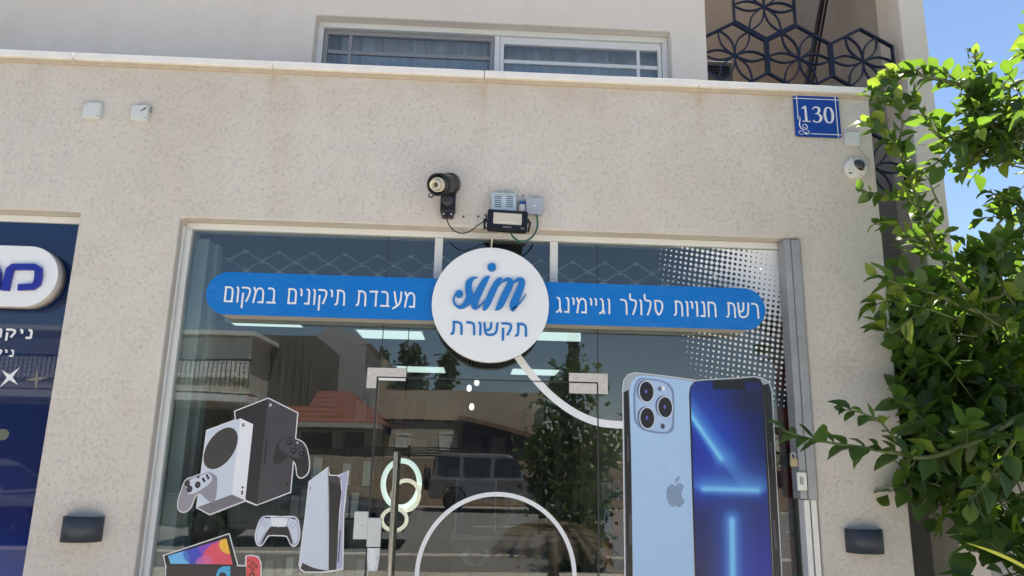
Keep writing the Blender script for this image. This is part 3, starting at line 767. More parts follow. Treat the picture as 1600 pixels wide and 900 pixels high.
for (x, z, r_) in ((155, 390, 34), (441, 155, 38)):
    p = zs(x, z, r_); MB().prism(ell(p[0], p[1], p[2], p[2] * 1.02), -0.0832, -0.0668).build('script_dot', M_bluelet, rs)
heb_text('תקשורת', 704.6, 823.6, 503.5, 524.5, rs, -0.0710, M_bluelet, 0.17, 0.004)

# number plate
nc = at(1277, 182, -0.012)
nw = (at(1312, 182, -0.012).x - at(1241, 182, -0.012).x) / 2; nh = (at(1276, 150, -0.012).z - at(1277, 214, -0.012).z) / 2
npl = thing('house_number_plate', (nc.x, -0.01, nc.z - nh), 'blue enamel house number plate reading 130 with a white treble clef', 'number plate')
MB().prism(rrect(nc.x - nw, nc.x + nw, nc.z - nh, nc.z + nh, 0.014), -0.012, -0.006).build('plate', mat('blue_enamel', S(10, 62, 150), 0.25, var=0.05), npl, 0.001)
box_obj('standoff', M_signside, npl, nc.x - nw + 0.02, nc.x + nw - 0.02, -0.006, -0.0005, nc.z - nh + 0.02, nc.z + nh - 0.02)
nu = lambda u, v: (nc.x - nw + 2 * nw * u, nc.z + nh - 2 * nh * v)
M_nw = mat('white_enamel', (0.78, 0.78, 0.79), 0.3, var=0.03)
lines = MB(); t_ = 0.0042
def nline(u0, v0, u1, v1, k):
    a, b = nu(u0, v0), nu(u1, v1); add_stroke(lines, [(*a, t_), (*b, t_)], -0.0128 - 0.0002 * k, -0.0121)
nline(0.0, 0.075, 1.0, 0.075, 0); nline(0.075, 0.0, 0.075, 0.52, 1); nline(0.925, 0.0, 0.925, 1.0, 2); nline(0.34, 0.925, 1.0, 0.925, 3)
lines.build('border_line', M_nw, npl)
def nstroke(nm, pts, w_, k=0, closed=False):
    q = smooth_path([(*nu(p[0], p[1]), w_ * (p[2] if len(p) > 2 else 1) * 2 * nw) for p in pts], 6, closed)
    if closed: q.append(q[0])
    m_ = MB(); add_stroke(m_, q, -0.0128 - 0.0002 * k, -0.0121); return m_.build(nm, M_nw, npl)
# digits: serif shapes
nstroke('digit', [(0.250, 0.28, .9), (0.252, 0.45, 1), (0.254, 0.62, 1)], 0.050)
nstroke('digit', [(0.165, 0.325, .2), (0.205, 0.30, .8), (0.262, 0.262, .9)], 0.045, 1)
nstroke('digit', [(0.170, 0.628, 1), (0.345, 0.630, 1)], 0.020, 2)
nstroke('digit', [(0.405, 0.345, .3), (0.435, 0.29, .7), (0.49, 0.272, .9), (0.545, 0.30, 1.5), (0.548, 0.365, 1.6), (0.500, 0.425, .9), (0.455, 0.435, .4)], 0.035, 0)
nstroke('digit', [(0.48, 0.425, .4), (0.545, 0.455, 1.2), (0.582, 0.52, 1.7), (0.555, 0.60, 1.4), (0.49, 0.640, .7), (0.43, 0.628, .8), (0.405, 0.600, 1.1)], 0.035, 1)
nstroke('digit', [(0.755, 0.272, .75), (0.695, 0.31, 1.35), (0.668, 0.455, 1.7), (0.695, 0.60, 1.35), (0.755, 0.640, .75), (0.815, 0.60, 1.35), (0.842, 0.455, 1.7), (0.815, 0.31, 1.35)], 0.034, 2, True)
nstroke('treble_clef', [(0.105, 0.62, .9), (0.070, 0.56, 1), (0.065, 0.52, .9), (0.095, 0.515, .9), (0.118, 0.56, 1), (0.112, 0.62, 1.6), (0.095, 0.70, 2.2), (0.110, 0.78, 1.9), (0.160, 0.825, 1.5), (0.225, 0.82, 1.3), (0.262, 0.775, 1.3), (0.245, 0.72, 1.2), (0.195, 0.705, 1.2), (0.160, 0.74, 1), (0.175, 0.78, .9), (0.215, 0.785, .8)], 0.0125, 3)
nstroke('heart_outline', [(0.130, 0.875), (0.098, 0.860), (0.070, 0.880), (0.075, 0.920), (0.130, 0.955), (0.175, 0.915), (0.180, 0.880), (0.158, 0.862)], 0.010, 1, True)
nstroke('clef_tail', [(0.255, 0.83), (0.290, 0.87), (0.300, 0.905), (0.275, 0.935), (0.235, 0.94)], 0.012, 2)
p = nu(0.225, 0.92); MB().prism(ell(p[0], p[1], 0.0075, 0.0075), -0.0135, -0.0121).build('clef_dot', M_nw, npl)

# neighbouring shop: blue printed panel, raised sign
ns = thing('neighbour_shop_panel', (X_L - 1.5, 0.1, 0), 'glossy dark blue shop panel with white lettering left of the pillar', 'shop front')
m_, n_, l_, b_ = new_mat('blue_print')
tcn = n_.new('ShaderNodeNewGeometry'); sxn = n_.new('ShaderNodeSeparateXYZ'); l_.new(tcn.outputs['Position'], sxn.inputs[0])
mrn = n_.new('ShaderNodeMapRange'); mrn.inputs[1].default_value = 0.7; mrn.inputs[2].default_value = 2.0; l_.new(sxn.outputs['Z'], mrn.inputs[0])
crn = n_.new('ShaderNodeValToRGB'); crn.color_ramp.elements[0].color = (*S(8, 70, 170), 1); crn.color_ramp.elements[1].color = (*S(12, 38, 80), 1)
el_ = crn.color_ramp.elements.new(0.45); el_.color = (*S(30, 40, 92), 1); l_.new(mrn.outputs[0], crn.inputs[0]); l_.new(crn.outputs[0], b_.inputs['Base Color'])
b_.inputs['Roughness'].default_value = 0.02; b_.inputs['IOR'].default_value = 1.6
M_print = m_
box_obj('panel', M_print, ns, -6.9, X_L - 0.002, 0.10, 0.115, 0.03, Z_O - 0.03)
box_obj('panel_head', M_alu, ns, -6.9, X_L - 0.002, 0.085, 0.12, Z_O - 0.0285, Z_O + 0.008, 0.002)
def ns_pt(u, v, y): p = at(u * 0.3226, 330 + v * 0.3226, y); return (p.x, p.z)
heb_text('ניקו', -1, 51, 514.5, 528, ns, 0.0985, M_vinyl, 0.26, 0.001, .30)
heb_text('ניק', -8, 22, 546.5, 556.5, ns, 0.0985, M_vinyl, 0.26, 0.001, .30)
def star(cx, cz, rl_, rs_, m, y, rot=0.0):
    out = []
    for k in range(4):
        a = R(90 * k) + rot; out.append((cx + rl_[k % 2] * math.cos(a), cz + rl_[k % 2] * math.sin(a)))
        b = a + R(45); out.append((cx + rs_ * math.cos(b), cz + rs_ * math.sin(b)))
    return MB().prism(out, y, y + 0.001)
c = at(15, 589.5, 0.0985); star(c.x, c.z, (0.068, 0.060), 0.014, None, 0.0985, R(52)).build('star', M_vinyl, ns)
c = at(57, 592, 0.0985); star(c.x, c.z, (0.060, 0.062), 0.012, None, 0.0985, R(8)).build('star', mat('faded_gold_print', (0.20, 0.19, 0.16), 0.4), ns, label='faded gold star')
c = at(4, 679, 0.0985); MB().prism(ell(c.x, c.z, 0.031, 0.028), 0.0985, 0.0995).build('dot_print', mat('yellow_print', (0.13, 0.14, 0.10), 0.4), ns, label='faded yellow dot')
sg = thing('neighbour_sign', (at(0, 435, 0.01).x, 0.06, at(0, 480, 0.01).z), 'white raised rounded sign with a navy Hebrew letter on the blue panel', 'sign')
xr = at(90, 433, 0.012).x; z1_, z0_ = at(40, 384.5, 0.012).z, at(40, 479.5, 0.012).z
MB().prism(rrect(xr - 1.6, xr, z0_, z1_, (z1_ - z0_) / 2 - 0.001, 14), 0.012, 0.018).build('face', M_signwhite, sg, 0.001)
MB().prism(rrect(xr - 1.6, xr - 0.001, z0_ + 0.001, z1_ - 0.001, (z1_ - z0_) / 2 - 0.003, 14), 0.0182, 0.0985, smooth=True).build('tray', M_signside, sg)
M_nlet = mat('navy_letter', S(22, 38, 150), 0.3)
lt = [(24, 385, 34), (36, 330, 34), (48, 282, 34), (62, 270, 32), (110, 270, 30), (165, 270, 32), (186, 282, 34), (186, 320, 34), (178, 352, 34), (160, 366, 32), (120, 368, 30), (88, 369, 30)]
q = MB(); add_stroke(q, [(*ns_pt(a, b, 0.0), w_ * 0.3226 / FPX * 3.8) for a, b, w_ in lt], -0.006, 0.0115); q.build('letter', M_nlet, sg)
q = MB(); add_stroke(q, [(*ns_pt(a, b, 0.0), w_ * 0.3226 / FPX * 3.8) for a, b, w_ in [(-80, 270, 30), (-20, 270, 32), (-12, 300, 34), (-14, 380, 34)]], -0.006, 0.0115); q.build('letter', M_nlet, sg)

# ------------------------------------------------------------------ fixtures on the wall
def cap_box(px, py, s, label, broken):
    c = at(px, py, -0.02); h = s / FPX * 3.8 / 2
    t = thing('junction_box', (c.x, 0, c.z - h), label, 'junction box', 'wall junction boxes')
    MB().prism(rrect(c.x - h, c.x + h, c.z - h, c.z + h, 0.008), -0.022, -0.0005).build('base', M_plastic, t, 0.003)
    MB().prism(rrect(c.x - h * 0.93, c.x + h * 0.93, c.z - h * 0.93, c.z + h * 0.93, 0.008), -0.030, -0.0225).build('lid', M_plastic, t, 0.004)
    for sx in (-1, 1):
        MB().lathe([(0.0032, 0), (0.0032, 0.0008), (0.001, 0.0004)], Matrix.Translation((c.x + sx * h * 0.72, -0.0301, c.z - sx * h * 0.72)) @ Matrix.Rotation(R(90), 4, 'X'), 10).build('lid_screw', M_greyalu, t)
    if broken:
        MB().prism([(c.x + h * 0.1, c.z + h * 0.0), (c.x + h * 0.25, c.z + h * 0.25), (c.x + h * 0.8, c.z + h * 0.75), (c.x + h * 0.7, c.z + h * 0.35)], -0.0306, -0.0302).build('crack', mat('crack_grey', (0.12, 0.12, 0.12), 0.9), t)
        for dz in (0.6, 0.2): box_obj('hook', M_greyalu, t, c.x + h, c.x + h + 0.010, -0.018, -0.006, c.z + h * dz, c.z + h * dz + 0.010, 0.002)
cap_box(144, 172.5, 29, 'square white junction box on the wall, the farther one from the window', False)
cap_box(218.5, 176, 28, 'square white junction box with a cracked corner', True)
cap_box(1332, 217, 26, 'small white junction box below the house number plate', False)
wr = MB().tube(smooth_path([at(1340, 229, -0.01), at(1346, 236, -0.008), at(1352, 243, -0.012), at(1358, 250, -0.02), at(1356, 258, -0.03), at(1350, 262, -0.02)], 5), 0.0018, 6)
tag(wr.build('camera_wire', mat('thin_wire', (0.42, 0.42, 0.41), 0.5)), 'thin grey wire from the junction box to the dome camera', 'wire')

# dome camera
c = at(1337, 263, -0.02)
dm = thing('dome_camera', (c.x, 0, c.z - 0.06), 'white dome security camera near the building corner', 'camera')
Md = Matrix.Translation((c.x, -0.001, c.z)) @ Matrix.Rotation(R(90), 4, 'X')
MB().lathe([(0.062, 0), (0.064, 0.006), (0.062, 0.028), (0.052, 0.036), (0.0, 0.037)], Md, 40).build('housing', M_white, dm)
Mdd = Matrix.Translation((c.x + 0.010, -0.028, c.z + 0.010)) @ Matrix.Rotation(R(90), 4, 'X') @ Matrix.Rotation(R(14), 4, 'Y') @ Matrix.Rotation(R(-12), 4, 'X')
MB().lathe([(0.037 * math.cos(t), 0.006 + 0.032 * math.sin(t)) for t in [R(90) * k / 8 for k in range(9)]], Mdd, 32).build('dome', mat('smoked_dome', (0.035, 0.037, 0.04), 0.08, coat=0.5), dm)
MB().lathe([(0.041, 0.004), (0.041, 0.011), (0.037, 0.012)], Mdd, 32).build('dome_ring', M_white, dm)
for a in (20, 110, 200, 290):
    p = Vector((c.x + 0.050 * math.cos(R(a)), -0.0375, c.z + 0.050 * math.sin(R(a))))
    MB().lathe([(0.003, 0), (0.003, 0.002)], Matrix.Translation(p) @ Matrix.Rotation(R(90), 4, 'X'), 8).build('screw', M_black, dm)
MB().prism(rrect(c.x - 0.052, c.x - 0.030, c.z - 0.040, c.z - 0.034, 0.002), -0.0395, -0.036).build('name_strip', mat('grey_print', (0.12, 0.12, 0.13), 0.5), dm)

# projector lamp (black drum with a cream lens tube) on its bracket
pj = thing('image_projector', tuple(at(700, 340, -0.03)), 'black projector with a cream lens on a wall bracket', 'projector')
c = at(700, 318, -0.04); bw = 0.040
box_obj('bracket', M_black, pj, c.x - bw, c.x + bw, -0.055, -0.001, at(700, 333, -0.03).z, at(700, 295, -0.03).z, 0.006)
MB().prism(rrect(c.x - bw * 0.8, c.x + bw * 0.8, at(700, 340, -0.03).z, at(700, 331, -0.03).z, 0.008), -0.045, -0.002).build('bracket_foot', M_black, pj, 0.002)
for s in (-1, 1): MB().lathe([(0.006, 0), (0.006, 0.003)], Matrix.Translation((c.x + s * 0.020, -0.0455, at(700, 336, -0.03).z)) @ Matrix.Rotation(R(90), 4, 'X'), 10).build('screw', M_steel2, pj)
k_ = Matrix.Translation((c.x - 0.002, -0.0555, at(700, 314, -0.05).z)) @ Matrix.Rotation(R(90), 4, 'X')
MB().lathe([(0.030, 0), (0.030, 0.010), (0.024, 0.014), (0.010, 0.014)], k_, 28).build('pivot_disc', M_char, pj)
back, front = at(706, 287, -0.045), at(683, 288.5, -0.20)
ax = (front - back).normalized()
Mp = Matrix.Translation(back) @ ax.to_track_quat('Z', 'Y').to_matrix().to_4x4()
Ln = (front - back).length
MB().lathe([(0.044, 0), (0.053, 0.01), (0.055, 0.03), (0.056, Ln - 0.06), (0.059, Ln - 0.05), (0.059, Ln), (0.052, Ln), (0.048, Ln - 0.03), (0.0, Ln - 0.035)], Mp, 40).build('drum', M_black, pj)
for k in range(26):
    a = 2 * math.pi * k / 26
    MB().box(-0.0022, 0.0022, 0.051, 0.0585, 0.004, Ln * 0.30, Mp @ Matrix.Rotation(a, 4, 'Z')).build('cooling_fin', M_black, pj)
MB().lathe([(0.038, Ln - 0.035), (0.038, Ln + 0.002), (0.032, Ln + 0.004), (0.030, Ln - 0.02)], Mp, 36).build('lens_collar', M_cream, pj)
lens = MB().lathe([(0.027, Ln - 0.02), (0.027, Ln + 0.034), (0.0245, Ln + 0.037), (0.0165, Ln + 0.022), (0.0150, Ln + 0.012)], Mp, 36).build('lens_tube', M_cream, pj)
MB().lathe([(0.0150, Ln + 0.010), (0.010, Ln + 0.014), (0.0, Ln + 0.016)], Mp, 28).build('lens_glass', mat('dark_lens', (0.03, 0.022, 0.022), 0.05, coat=0.6), lens)
hk = at(673, 305, -0.23)
MB().tube(smooth_path([hk + Vector((-0.010, 0.02, 0.012)), hk + Vector((-0.008, 0.0, -0.008)), hk + Vector((0.006, 0.0, -0.010)), hk + Vector((0.016, 0.01, 0.012))], 4), 0.004, 8).build('hook', M_char, pj)

# vented metal box, grey box, tag
vb = thing('vented_metal_box', tuple(at(787, 325, -0.02)), 'silver metal box with two rows of vent slots above the floodlight', 'metal box')
a, b = at(768.5, 303, -0.045), at(806, 330, -0.045)
M_vb = mat('bright_zinc', (0.60, 0.68, 0.72), 0.38, 0.35, var=0.08)
box_obj('casing', M_vb, vb, a.x, b.x, -0.045, -0.001, b.z, a.z, 0.002)
box_obj('top_flange', M_vb, vb, a.x - 0.002, b.x + 0.003, -0.050, -0.010, a.z + 0.0005, a.z + 0.007, 0.001)
for cx in (0.26, 0.74):
    for k in range(6):
        x = a.x + (b.x - a.x) * cx; z = a.z - 0.012 - k * 0.0115
        MB().prism(rrect(x - 0.019, x + 0.019, z - 0.0022, z + 0.0022, 0.002, 3), -0.0457, -0.0449).build('vent_slot', M_seal, vb)
MB().lathe([(0.004, 0), (0.004, 0.006)], Matrix.Translation(((a.x + b.x) / 2 - 0.003, -0.02, a.z + 0.007)), 8).build('screw', M_steel2, vb)
gb = thing('grey_electric_box', tuple(at(835, 334, -0.03)), 'smooth grey plastic electric box right of the floodlight', 'electric box')
a, b = at(822, 308, -0.045), at(848.5, 334.5, -0.045)
MB().prism(rrect(a.x, b.x, b.z, a.z, 0.008), -0.045, -0.001).build('casing', mat('pale_grey_plastic', (0.40, 0.43, 0.50), 0.35), gb, 0.004)
MB().prism(rrect((a.x + b.x) / 2 - 0.008, (a.x + b.x) / 2 + 0.008, (a.z + b.z) / 2 - 0.003, (a.z + b.z) / 2 + 0.003, 0.002), -0.0458, -0.0449).build('emblem', M_vinyl, gb)
tg = thing('wall_plug', tuple(at(816, 327, -0.02)), 'small white connector with a blue band beside the grey box', 'connector')
a, b = at(811.5, 314, -0.03), at(821, 328, -0.03)
box_obj('body', M_plastic, tg, a.x, b.x, -0.030, -0.001, b.z - 0.005, a.z - 0.016, 0.003)
box_obj('band', mat('blue_band', S(20, 90, 150), 0.4), tg, a.x - 0.001, b.x + 0.001, -0.032, -0.0015, a.z - 0.0155, a.z, 0.002)
MB().tube(smooth_path([(a.x + 0.005, -0.015, a.z), ((a.x + b.x) / 2, -0.015, a.z + 0.022), (b.x - 0.005, -0.015, a.z)], 5), 0.002, 6).build('loop', M_plastic, tg)
sx_ = at(817, 306, -0.003); MB().lathe([(0.004, 0), (0.004, 0.006), (0.002, 0.007)], Matrix.Translation((sx_.x, -0.0005, sx_.z)) @ Matrix.Rotation(R(90), 4, 'X'), 10).build('screw', M_black, tg)

# floodlight, tilted down a little
fl = thing('floodlight', tuple(at(793, 362, -0.05)), 'black rectangular floodlight with a cream lens above the round sign', 'floodlight')
c = at(793, 343.5, -0.13)
Mf = Matrix.Translation(c) @ Matrix.Rotation(R(1.8), 4, 'Y') @ Matrix.Rotation(R(-10), 4, 'X')
fw_, fh_ = 0.106, 0.058
MB().prism(rrect(-fw_, fw_, -fh_, fh_, 0.012), 0.0, 0.036, Mf).build('housing', M_black, fl, 0.003)
MB().prism(rrect(-fw_ * 0.70, fw_ * 0.70, -fh_ * 0.46, fh_ * 0.66, 0.006), -0.0022, -0.0004, Mf).build('lens', mat('led_lens', (0.66, 0.60, 0.48), 0.25, var=0.04), fl)
MB().prism(rrect(-fw_ * 0.50, fw_ * 0.50, -fh_ * 0.34, -fh_ * 0.22, 0.002), -0.0026, -0.0023, Mf).build('reflector_strip', mat('led_strip', (0.72, 0.68, 0.58), 0.3), fl)
for k in range(17): MB().box(-fw_ * 0.9 + k * fw_ * 0.1125 - 0.002, -fw_ * 0.9 + k * fw_ * 0.1125 + 0.002, 0.008, 0.034, fh_, fh_ + 0.005, Mf).build('cooling_fin', M_black, fl)
tm = text_mesh('NISKO', -0.022, 0.022, -fh_ * 0.80, -fh_ * 0.66, -0.0015, 0.001); tm.v = [tuple(Mf @ Vector(v)) for v in tm.v]; tm.build('lettering', mat('grey_lettering', (0.45, 0.45, 0.45), 0.4), fl)
tm = text_mesh('IP65', fw_ * 0.66, fw_ * 0.84, -fh_ * 0.84, -fh_ * 0.72, -0.0015, 0.001); tm.v = [tuple(Mf @ Vector(v)) for v in tm.v]; tm.build('lettering', MATS['grey_lettering'], fl)
for s in (-1, 1):
    MB().tube([Mf @ Vector((s * (fw_ + 0.002), 0.015, 0.0)), Mf @ Vector((s * (fw_ + 0.014), 0.018, 0.004)), Mf @ Vector((s * (fw_ + 0.012), 0.125, 0.004))], 0.006, 8).build('yoke_arm', M_black, fl)
    MB().lathe([(0.009, 0), (0.009, 0.010)], Mf @ Matrix.Translation((s * (fw_ + 0.001), 0.016, 0.012)) @ Matrix.Rotation(R(90 * s), 4, 'Y'), 12).build('knob', M_char, fl)
MB().tube(smooth_path([Mf @ Vector((-fw_ + 0.004, 0.02, 0.0)), Mf @ Vector((-fw_ - 0.012, 0.02, -0.025)), Mf @ Vector((-fw_ + 0.004, 0.02, -0.055))], 5), 0.003, 6).build('tether', M_black, fl)
def cable(nm, pts, r_, m, label):
    tag(MB().tube(smooth_path([tuple(p) for p in pts], 6), r_, 8).build(nm, m), label, 'cable')
cable('black_cable', [at(698, 338, -0.05), at(700, 348, -0.06), at(708, 359, -0.06), at(721, 364.5, -0.06), at(735, 361, -0.07), at(748, 351, -0.09), at(764, 342, -0.10)], 0.0032, M_black, 'black cable sagging from the projector to the floodlight')
cable('green_cable', [at(797, 361, -0.09), at(801, 369, -0.08), at(811, 376.5, -0.05), at(825, 375, -0.04), at(836, 364, -0.035), at(840, 350, -0.035), at(838, 334, -0.030)], 0.0055, mat('green_sheath', (0.03, 0.13, 0.09), 0.45), 'green cable looping from the floodlight to the grey box')
cable('white_cable', [at(784, 365, -0.05), at(776, 366.5, -0.045), at(770, 371, -0.04), at(768, 382, -0.035), at(768, 395, -0.03)], 0.0045, M_cream, 'short cream cable entering the top of the round sign')
for (px, py, lab) in ((724, 338.5, 'small grey wall anchor nearest the projector'), (747, 338.5, 'small dark wall anchor between the projector and the floodlight'), (759, 336.5, 'wall anchor with a bolt beside the floodlight')):
    c = at(px, py, -0.002); an = thing('wall_anchor', (c.x, 0, c.z), lab, 'wall anchor', 'wall anchors beside the floodlight')
    Ma = Matrix.Translation((c.x, -0.0005, c.z)) @ Matrix.Rotation(R(90), 4, 'X')
    MB().lathe([(0.0075, 0), (0.0075, 0.002), (0.004, 0.003), (0.004, -0.004)], Ma, 14).build('collar', M_greyalu, an)
    MB().lathe([(0.003, 0.0), (0.003, 0.004 if px < 755 else 0.02), (0.0, 0.0045 if px < 755 else 0.021)], Ma, 8).build('screw', M_black, an)

# wall lamps
def wall_lamp(px, py, label):
    c = at(px, py, -0.05)
    t = thing('wall_lamp', (c.x, 0, c.z - 0.08), label, 'wall lamp', 'half round up and down wall lamps')
    hw = 0.091; hh = 0.057; prof = []
    for k in range(21):
        a = math.pi * k / 20; prof.append((c.x - hw * math.cos(a), -0.002 - 0.088 * math.sin(a) ** 0.8))
    inn = [(c.x + (p[0] - c.x) * 0.955, -0.004 + (p[1] + 0.002) * 0.95) for p in prof]
    k = len(prof); vs = []
    for z in (c.z - hh, c.z + hh): vs += [(p[0], p[1], z) for p in prof]
    for z in (c.z - hh, c.z + hh): vs += [(p[0], p[1], z) for p in inn]
    fs = []
    sm = MB()
    out = [(i, i + 1, k + i + 1, k + i) for i in range(k - 1)]
    inf = [(2 * k + i, 3 * k + i, 3 * k + i + 1, 2 * k + i + 1) for i in range(k - 1)]
    rim = [(i, 2 * k + i, 2 * k + i + 1, i + 1) for i in range(k - 1)] + [(k + i, k + i + 1, 3 * k + i + 1, 3 * k + i) for i in range(k - 1)]
    sm.add(vs, out + inf, True); o = len(sm.f); sm.f += rim; sm.sm += [False] * len(rim)
    sm.build('shade', M_char, t)
    box_obj('back_plate', M_char, t, c.x - hw * 0.9, c.x + hw * 0.9, -0.010, -0.0005, c.z - hh + 0.004, c.z + hh - 0.004)
    box_obj('lamp_block', M_black, t, c.x - 0.05, c.x + 0.05, -0.06, -0.0105, c.z - 0.02, c.z + 0.02, 0.003)
wall_lamp(123, 827, 'charcoal half round wall lamp on the pillar left of the shop')
wall_lamp(1356, 846, 'charcoal half round wall lamp on the pillar beside the lemon tree')
# ------------------------------------------------------------------ printed stickers on the glass
LY = lambda k: GL - 0.0005 * (k + 1)
def fA(x, y): return at(250 + x * 0.23324, 610 + y * 0.23324, GL)
def fB(x, y): return at(240 + x * 0.2, 720 + y * 0.2, GL)
def fC(x, y): return at(940 + x * 0.37775, 560 + y * 0.37775, GL)
def fD(x, y): return at(960 + x / 6, 570 + y / 6, GL)
def xz(f, pts): return [(f(*p).x, f(*p).z) for p in pts]
def flat(nm, pts, k, m, par, **kw): return MB().prism(pts, LY(k), LY(k) + 0.0004).build(nm, m, par, **kw)
def blob(f, pts, n=5): return [(q[0], q[1]) for q in smooth_path(xz(f, pts), n, True)]
M_pw = mat('print_white', S(232, 235, 240), 0.3, var=0.012, scale=5)
M_pw2 = mat('print_pale', S(206, 214, 228), 0.3, var=0.012, scale=5)
M_pw3 = mat('print_lilac', S(176, 178, 205), 0.3, var=0.05, scale=5)
M_pg = mat('print_grey', S(150, 148, 158), 0.3, var=0.10, scale=12)
M_pk = mat('print_black', S(46, 44, 48), 0.3, var=0.12, scale=9)
M_pk2 = mat('print_charcoal', S(72, 69, 75), 0.3, var=0.12, scale=9)
M_pd = mat('print_dark', S(24, 23, 27), 0.3)
M_pdisc = mat('print_mesh_grey', S(62, 60, 58), 0.4, var=0.35, scale=220)
mm = 1 / FPX * 3.9

st = thing('console_sticker', tuple(fA(335, 830)), 'sticker of a white and a black game console with two controllers', 'sticker')
blk_l = xz(fA, [(503, 142), (725, 55), (650, 765), (575, 733)]); blk_r = xz(fA, [(725, 55), (920, 153), (872, 680), (780, 715), (650, 765)])
wh_l = xz(fA, [(316, 271), (540, 187), (482, 697), (250, 783)]); wh_r = xz(fA, [(540, 187), (625, 227), (571, 735), (482, 697)])
wh_b = xz(fA, [(250, 783), (482, 697), (571, 737), (335, 829)])
wct = blob(fA, [(172, 606), (215, 585), (270, 565), (330, 549), (378, 575), (384, 620), (378, 700), (362, 748), (335, 746), (300, 718), (272, 692), (243, 700), (222, 740), (203, 785), (165, 812), (130, 800), (123, 750), (142, 680)])
bct = blob(fA, [(795, 345), (855, 310), (905, 326), (955, 350), (982, 395), (998, 480), (990, 550), (950, 583), (922, 565), (912, 500), (893, 472), (860, 446), (825, 478), (775, 494), (760, 470), (775, 400)])
for i, (pp, g) in enumerate(((xz(fA, [(503, 142), (725, 55), (920, 153), (872, 680), (780, 715), (645, 765), (571, 735)]), 1.6), (xz(fA, [(316, 271), (540, 187), (625, 227), (571, 737), (335, 829), (250, 783)]), 1.6), (wct, 1.6), (bct, 1.6))):
    MB().prism(grow(pp, g * mm), LY(0) - 0.00008 * i, LY(0) + 0.0004).build('white_outline', M_vinyl, st)
flat('black_tower_side', blk_l, 2, M_pk, st); bt = flat('black_tower_front', blk_r, 2, M_pk2, st)
flat('disc_slot', xz(fA, [(712, 325), (720, 325), (704, 492), (696, 492)]), 3, M_pd, bt)
flat('power_mark', ell(fA(741, 98).x, fA(741, 98).z, 0.0062, 0.0085, 20), 3, M_pw, bt); flat('port_mark', ell(fA(853, 625).x, fA(853, 625).z, 0.004, 0.012, 12), 3, M_pd, bt)
flat('power_cross', xz(fA, [(735, 90), (739, 90), (748, 106), (744, 106)]), 4, M_pk2, bt)
wl = flat('white_box_side', wh_l, 3, M_pw2, st); wr_ = flat('white_box_front', wh_r, 3, M_pw, st)
flat('base_grille', wh_b, 3, M_pg, st)
for k in range(9):
    t = 0.08 + 0.1 * k
    a, b = (250 + (335 - 250) * t, 783 + (829 - 783) * t), (482 + (571 - 482) * t, 697 + (737 - 697) * t)
    pa, pb = fA(*a), fA(*b); g = MB(); add_stroke(g, [(pa.x, pa.z, 0.0022), (pb.x, pb.z, 0.0022)], LY(4), LY(4) + 0.0003); g.build('grille_line', M_pk2, st)
c = fA(408, 387); flat('speaker_disc', ell(c.x, c.z, 88 * 0.23324 * mm, 142 * 0.23324 * mm, 44, R(-28)), 4, M_pdisc, wl)
c = fA(559, 231); flat('power_mark', ell(c.x, c.z, 0.0068, 0.0095, 20), 4, M_pk, wr_); flat('power_cross', ell(c.x, c.z + 0.003, 0.003, 0.0042, 12), 5, M_pw2, wr_)
c = fA(554, 650); flat('button', ell(c.x, c.z, 0.0048, 0.006, 16), 4, M_pd, wr_); flat('port', xz(fA, [(546, 672), (557, 668), (555, 697), (544, 700)]), 4, M_pd, wr_)
wc = flat('white_controller', wct, 6, M_pg, st); bc = flat('black_controller', bct, 6, M_pk, st)
flat('controller_highlight', blob(fA, [(205, 600), (270, 572), (330, 556), (350, 600), (300, 650), (230, 690), (190, 690), (175, 640)]), 7, M_pw2, wc)
for (x, y, r_, m__) in ((185, 622, 17, M_pk), (199, 660, 19, M_pk), (255, 632, 18, M_pk), (318, 571, 8, M_pk), (291, 594, 8, M_pk), (325, 587, 8, M_pk), (299, 606, 8, M_pk), (259, 580, 8, M_pk2)):
    c = fA(x, y); flat('thumb_button', ell(c.x, c.z, r_ * 0.23324 * mm, r_ * 1.15 * 0.23324 * mm, 18), 8, m__, wc)
    if r_ > 15: flat('thumb_cap', ell(c.x - 0.001, c.z + 0.002, r_ * 0.6 * 0.23324 * mm, r_ * 0.65 * 0.23324 * mm, 16), 9, M_pk2, wc)
flat('controller_highlight', blob(fA, [(800, 350), (855, 318), (905, 333), (955, 358), (975, 400), (940, 455), (880, 440), (810, 400)]), 7, M_pk2, bc)
for (x, y, r_, m__) in ((868, 348, 18, M_pd), (897, 404, 20, M_pd), (950, 424, 19, M_pd), (966, 390, 7, M_pd), (962, 416, 7, M_pd), (908, 372, 5, M_pd), (935, 386, 5, M_pd), (922, 350, 6, M_pw2)):
    c = fA(x, y); flat('thumb_button', ell(c.x, c.z, r_ * 0.23324 * mm, r_ * 0.23324 * mm, 18), 8, m__, bc)
    if r_ > 15: flat('thumb_cap', ell(c.x - 0.001, c.z + 0.002, r_ * 0.55 * 0.23324 * mm, r_ * 0.55 * 0.23324 * mm, 16), 9, M_pk2, bc)

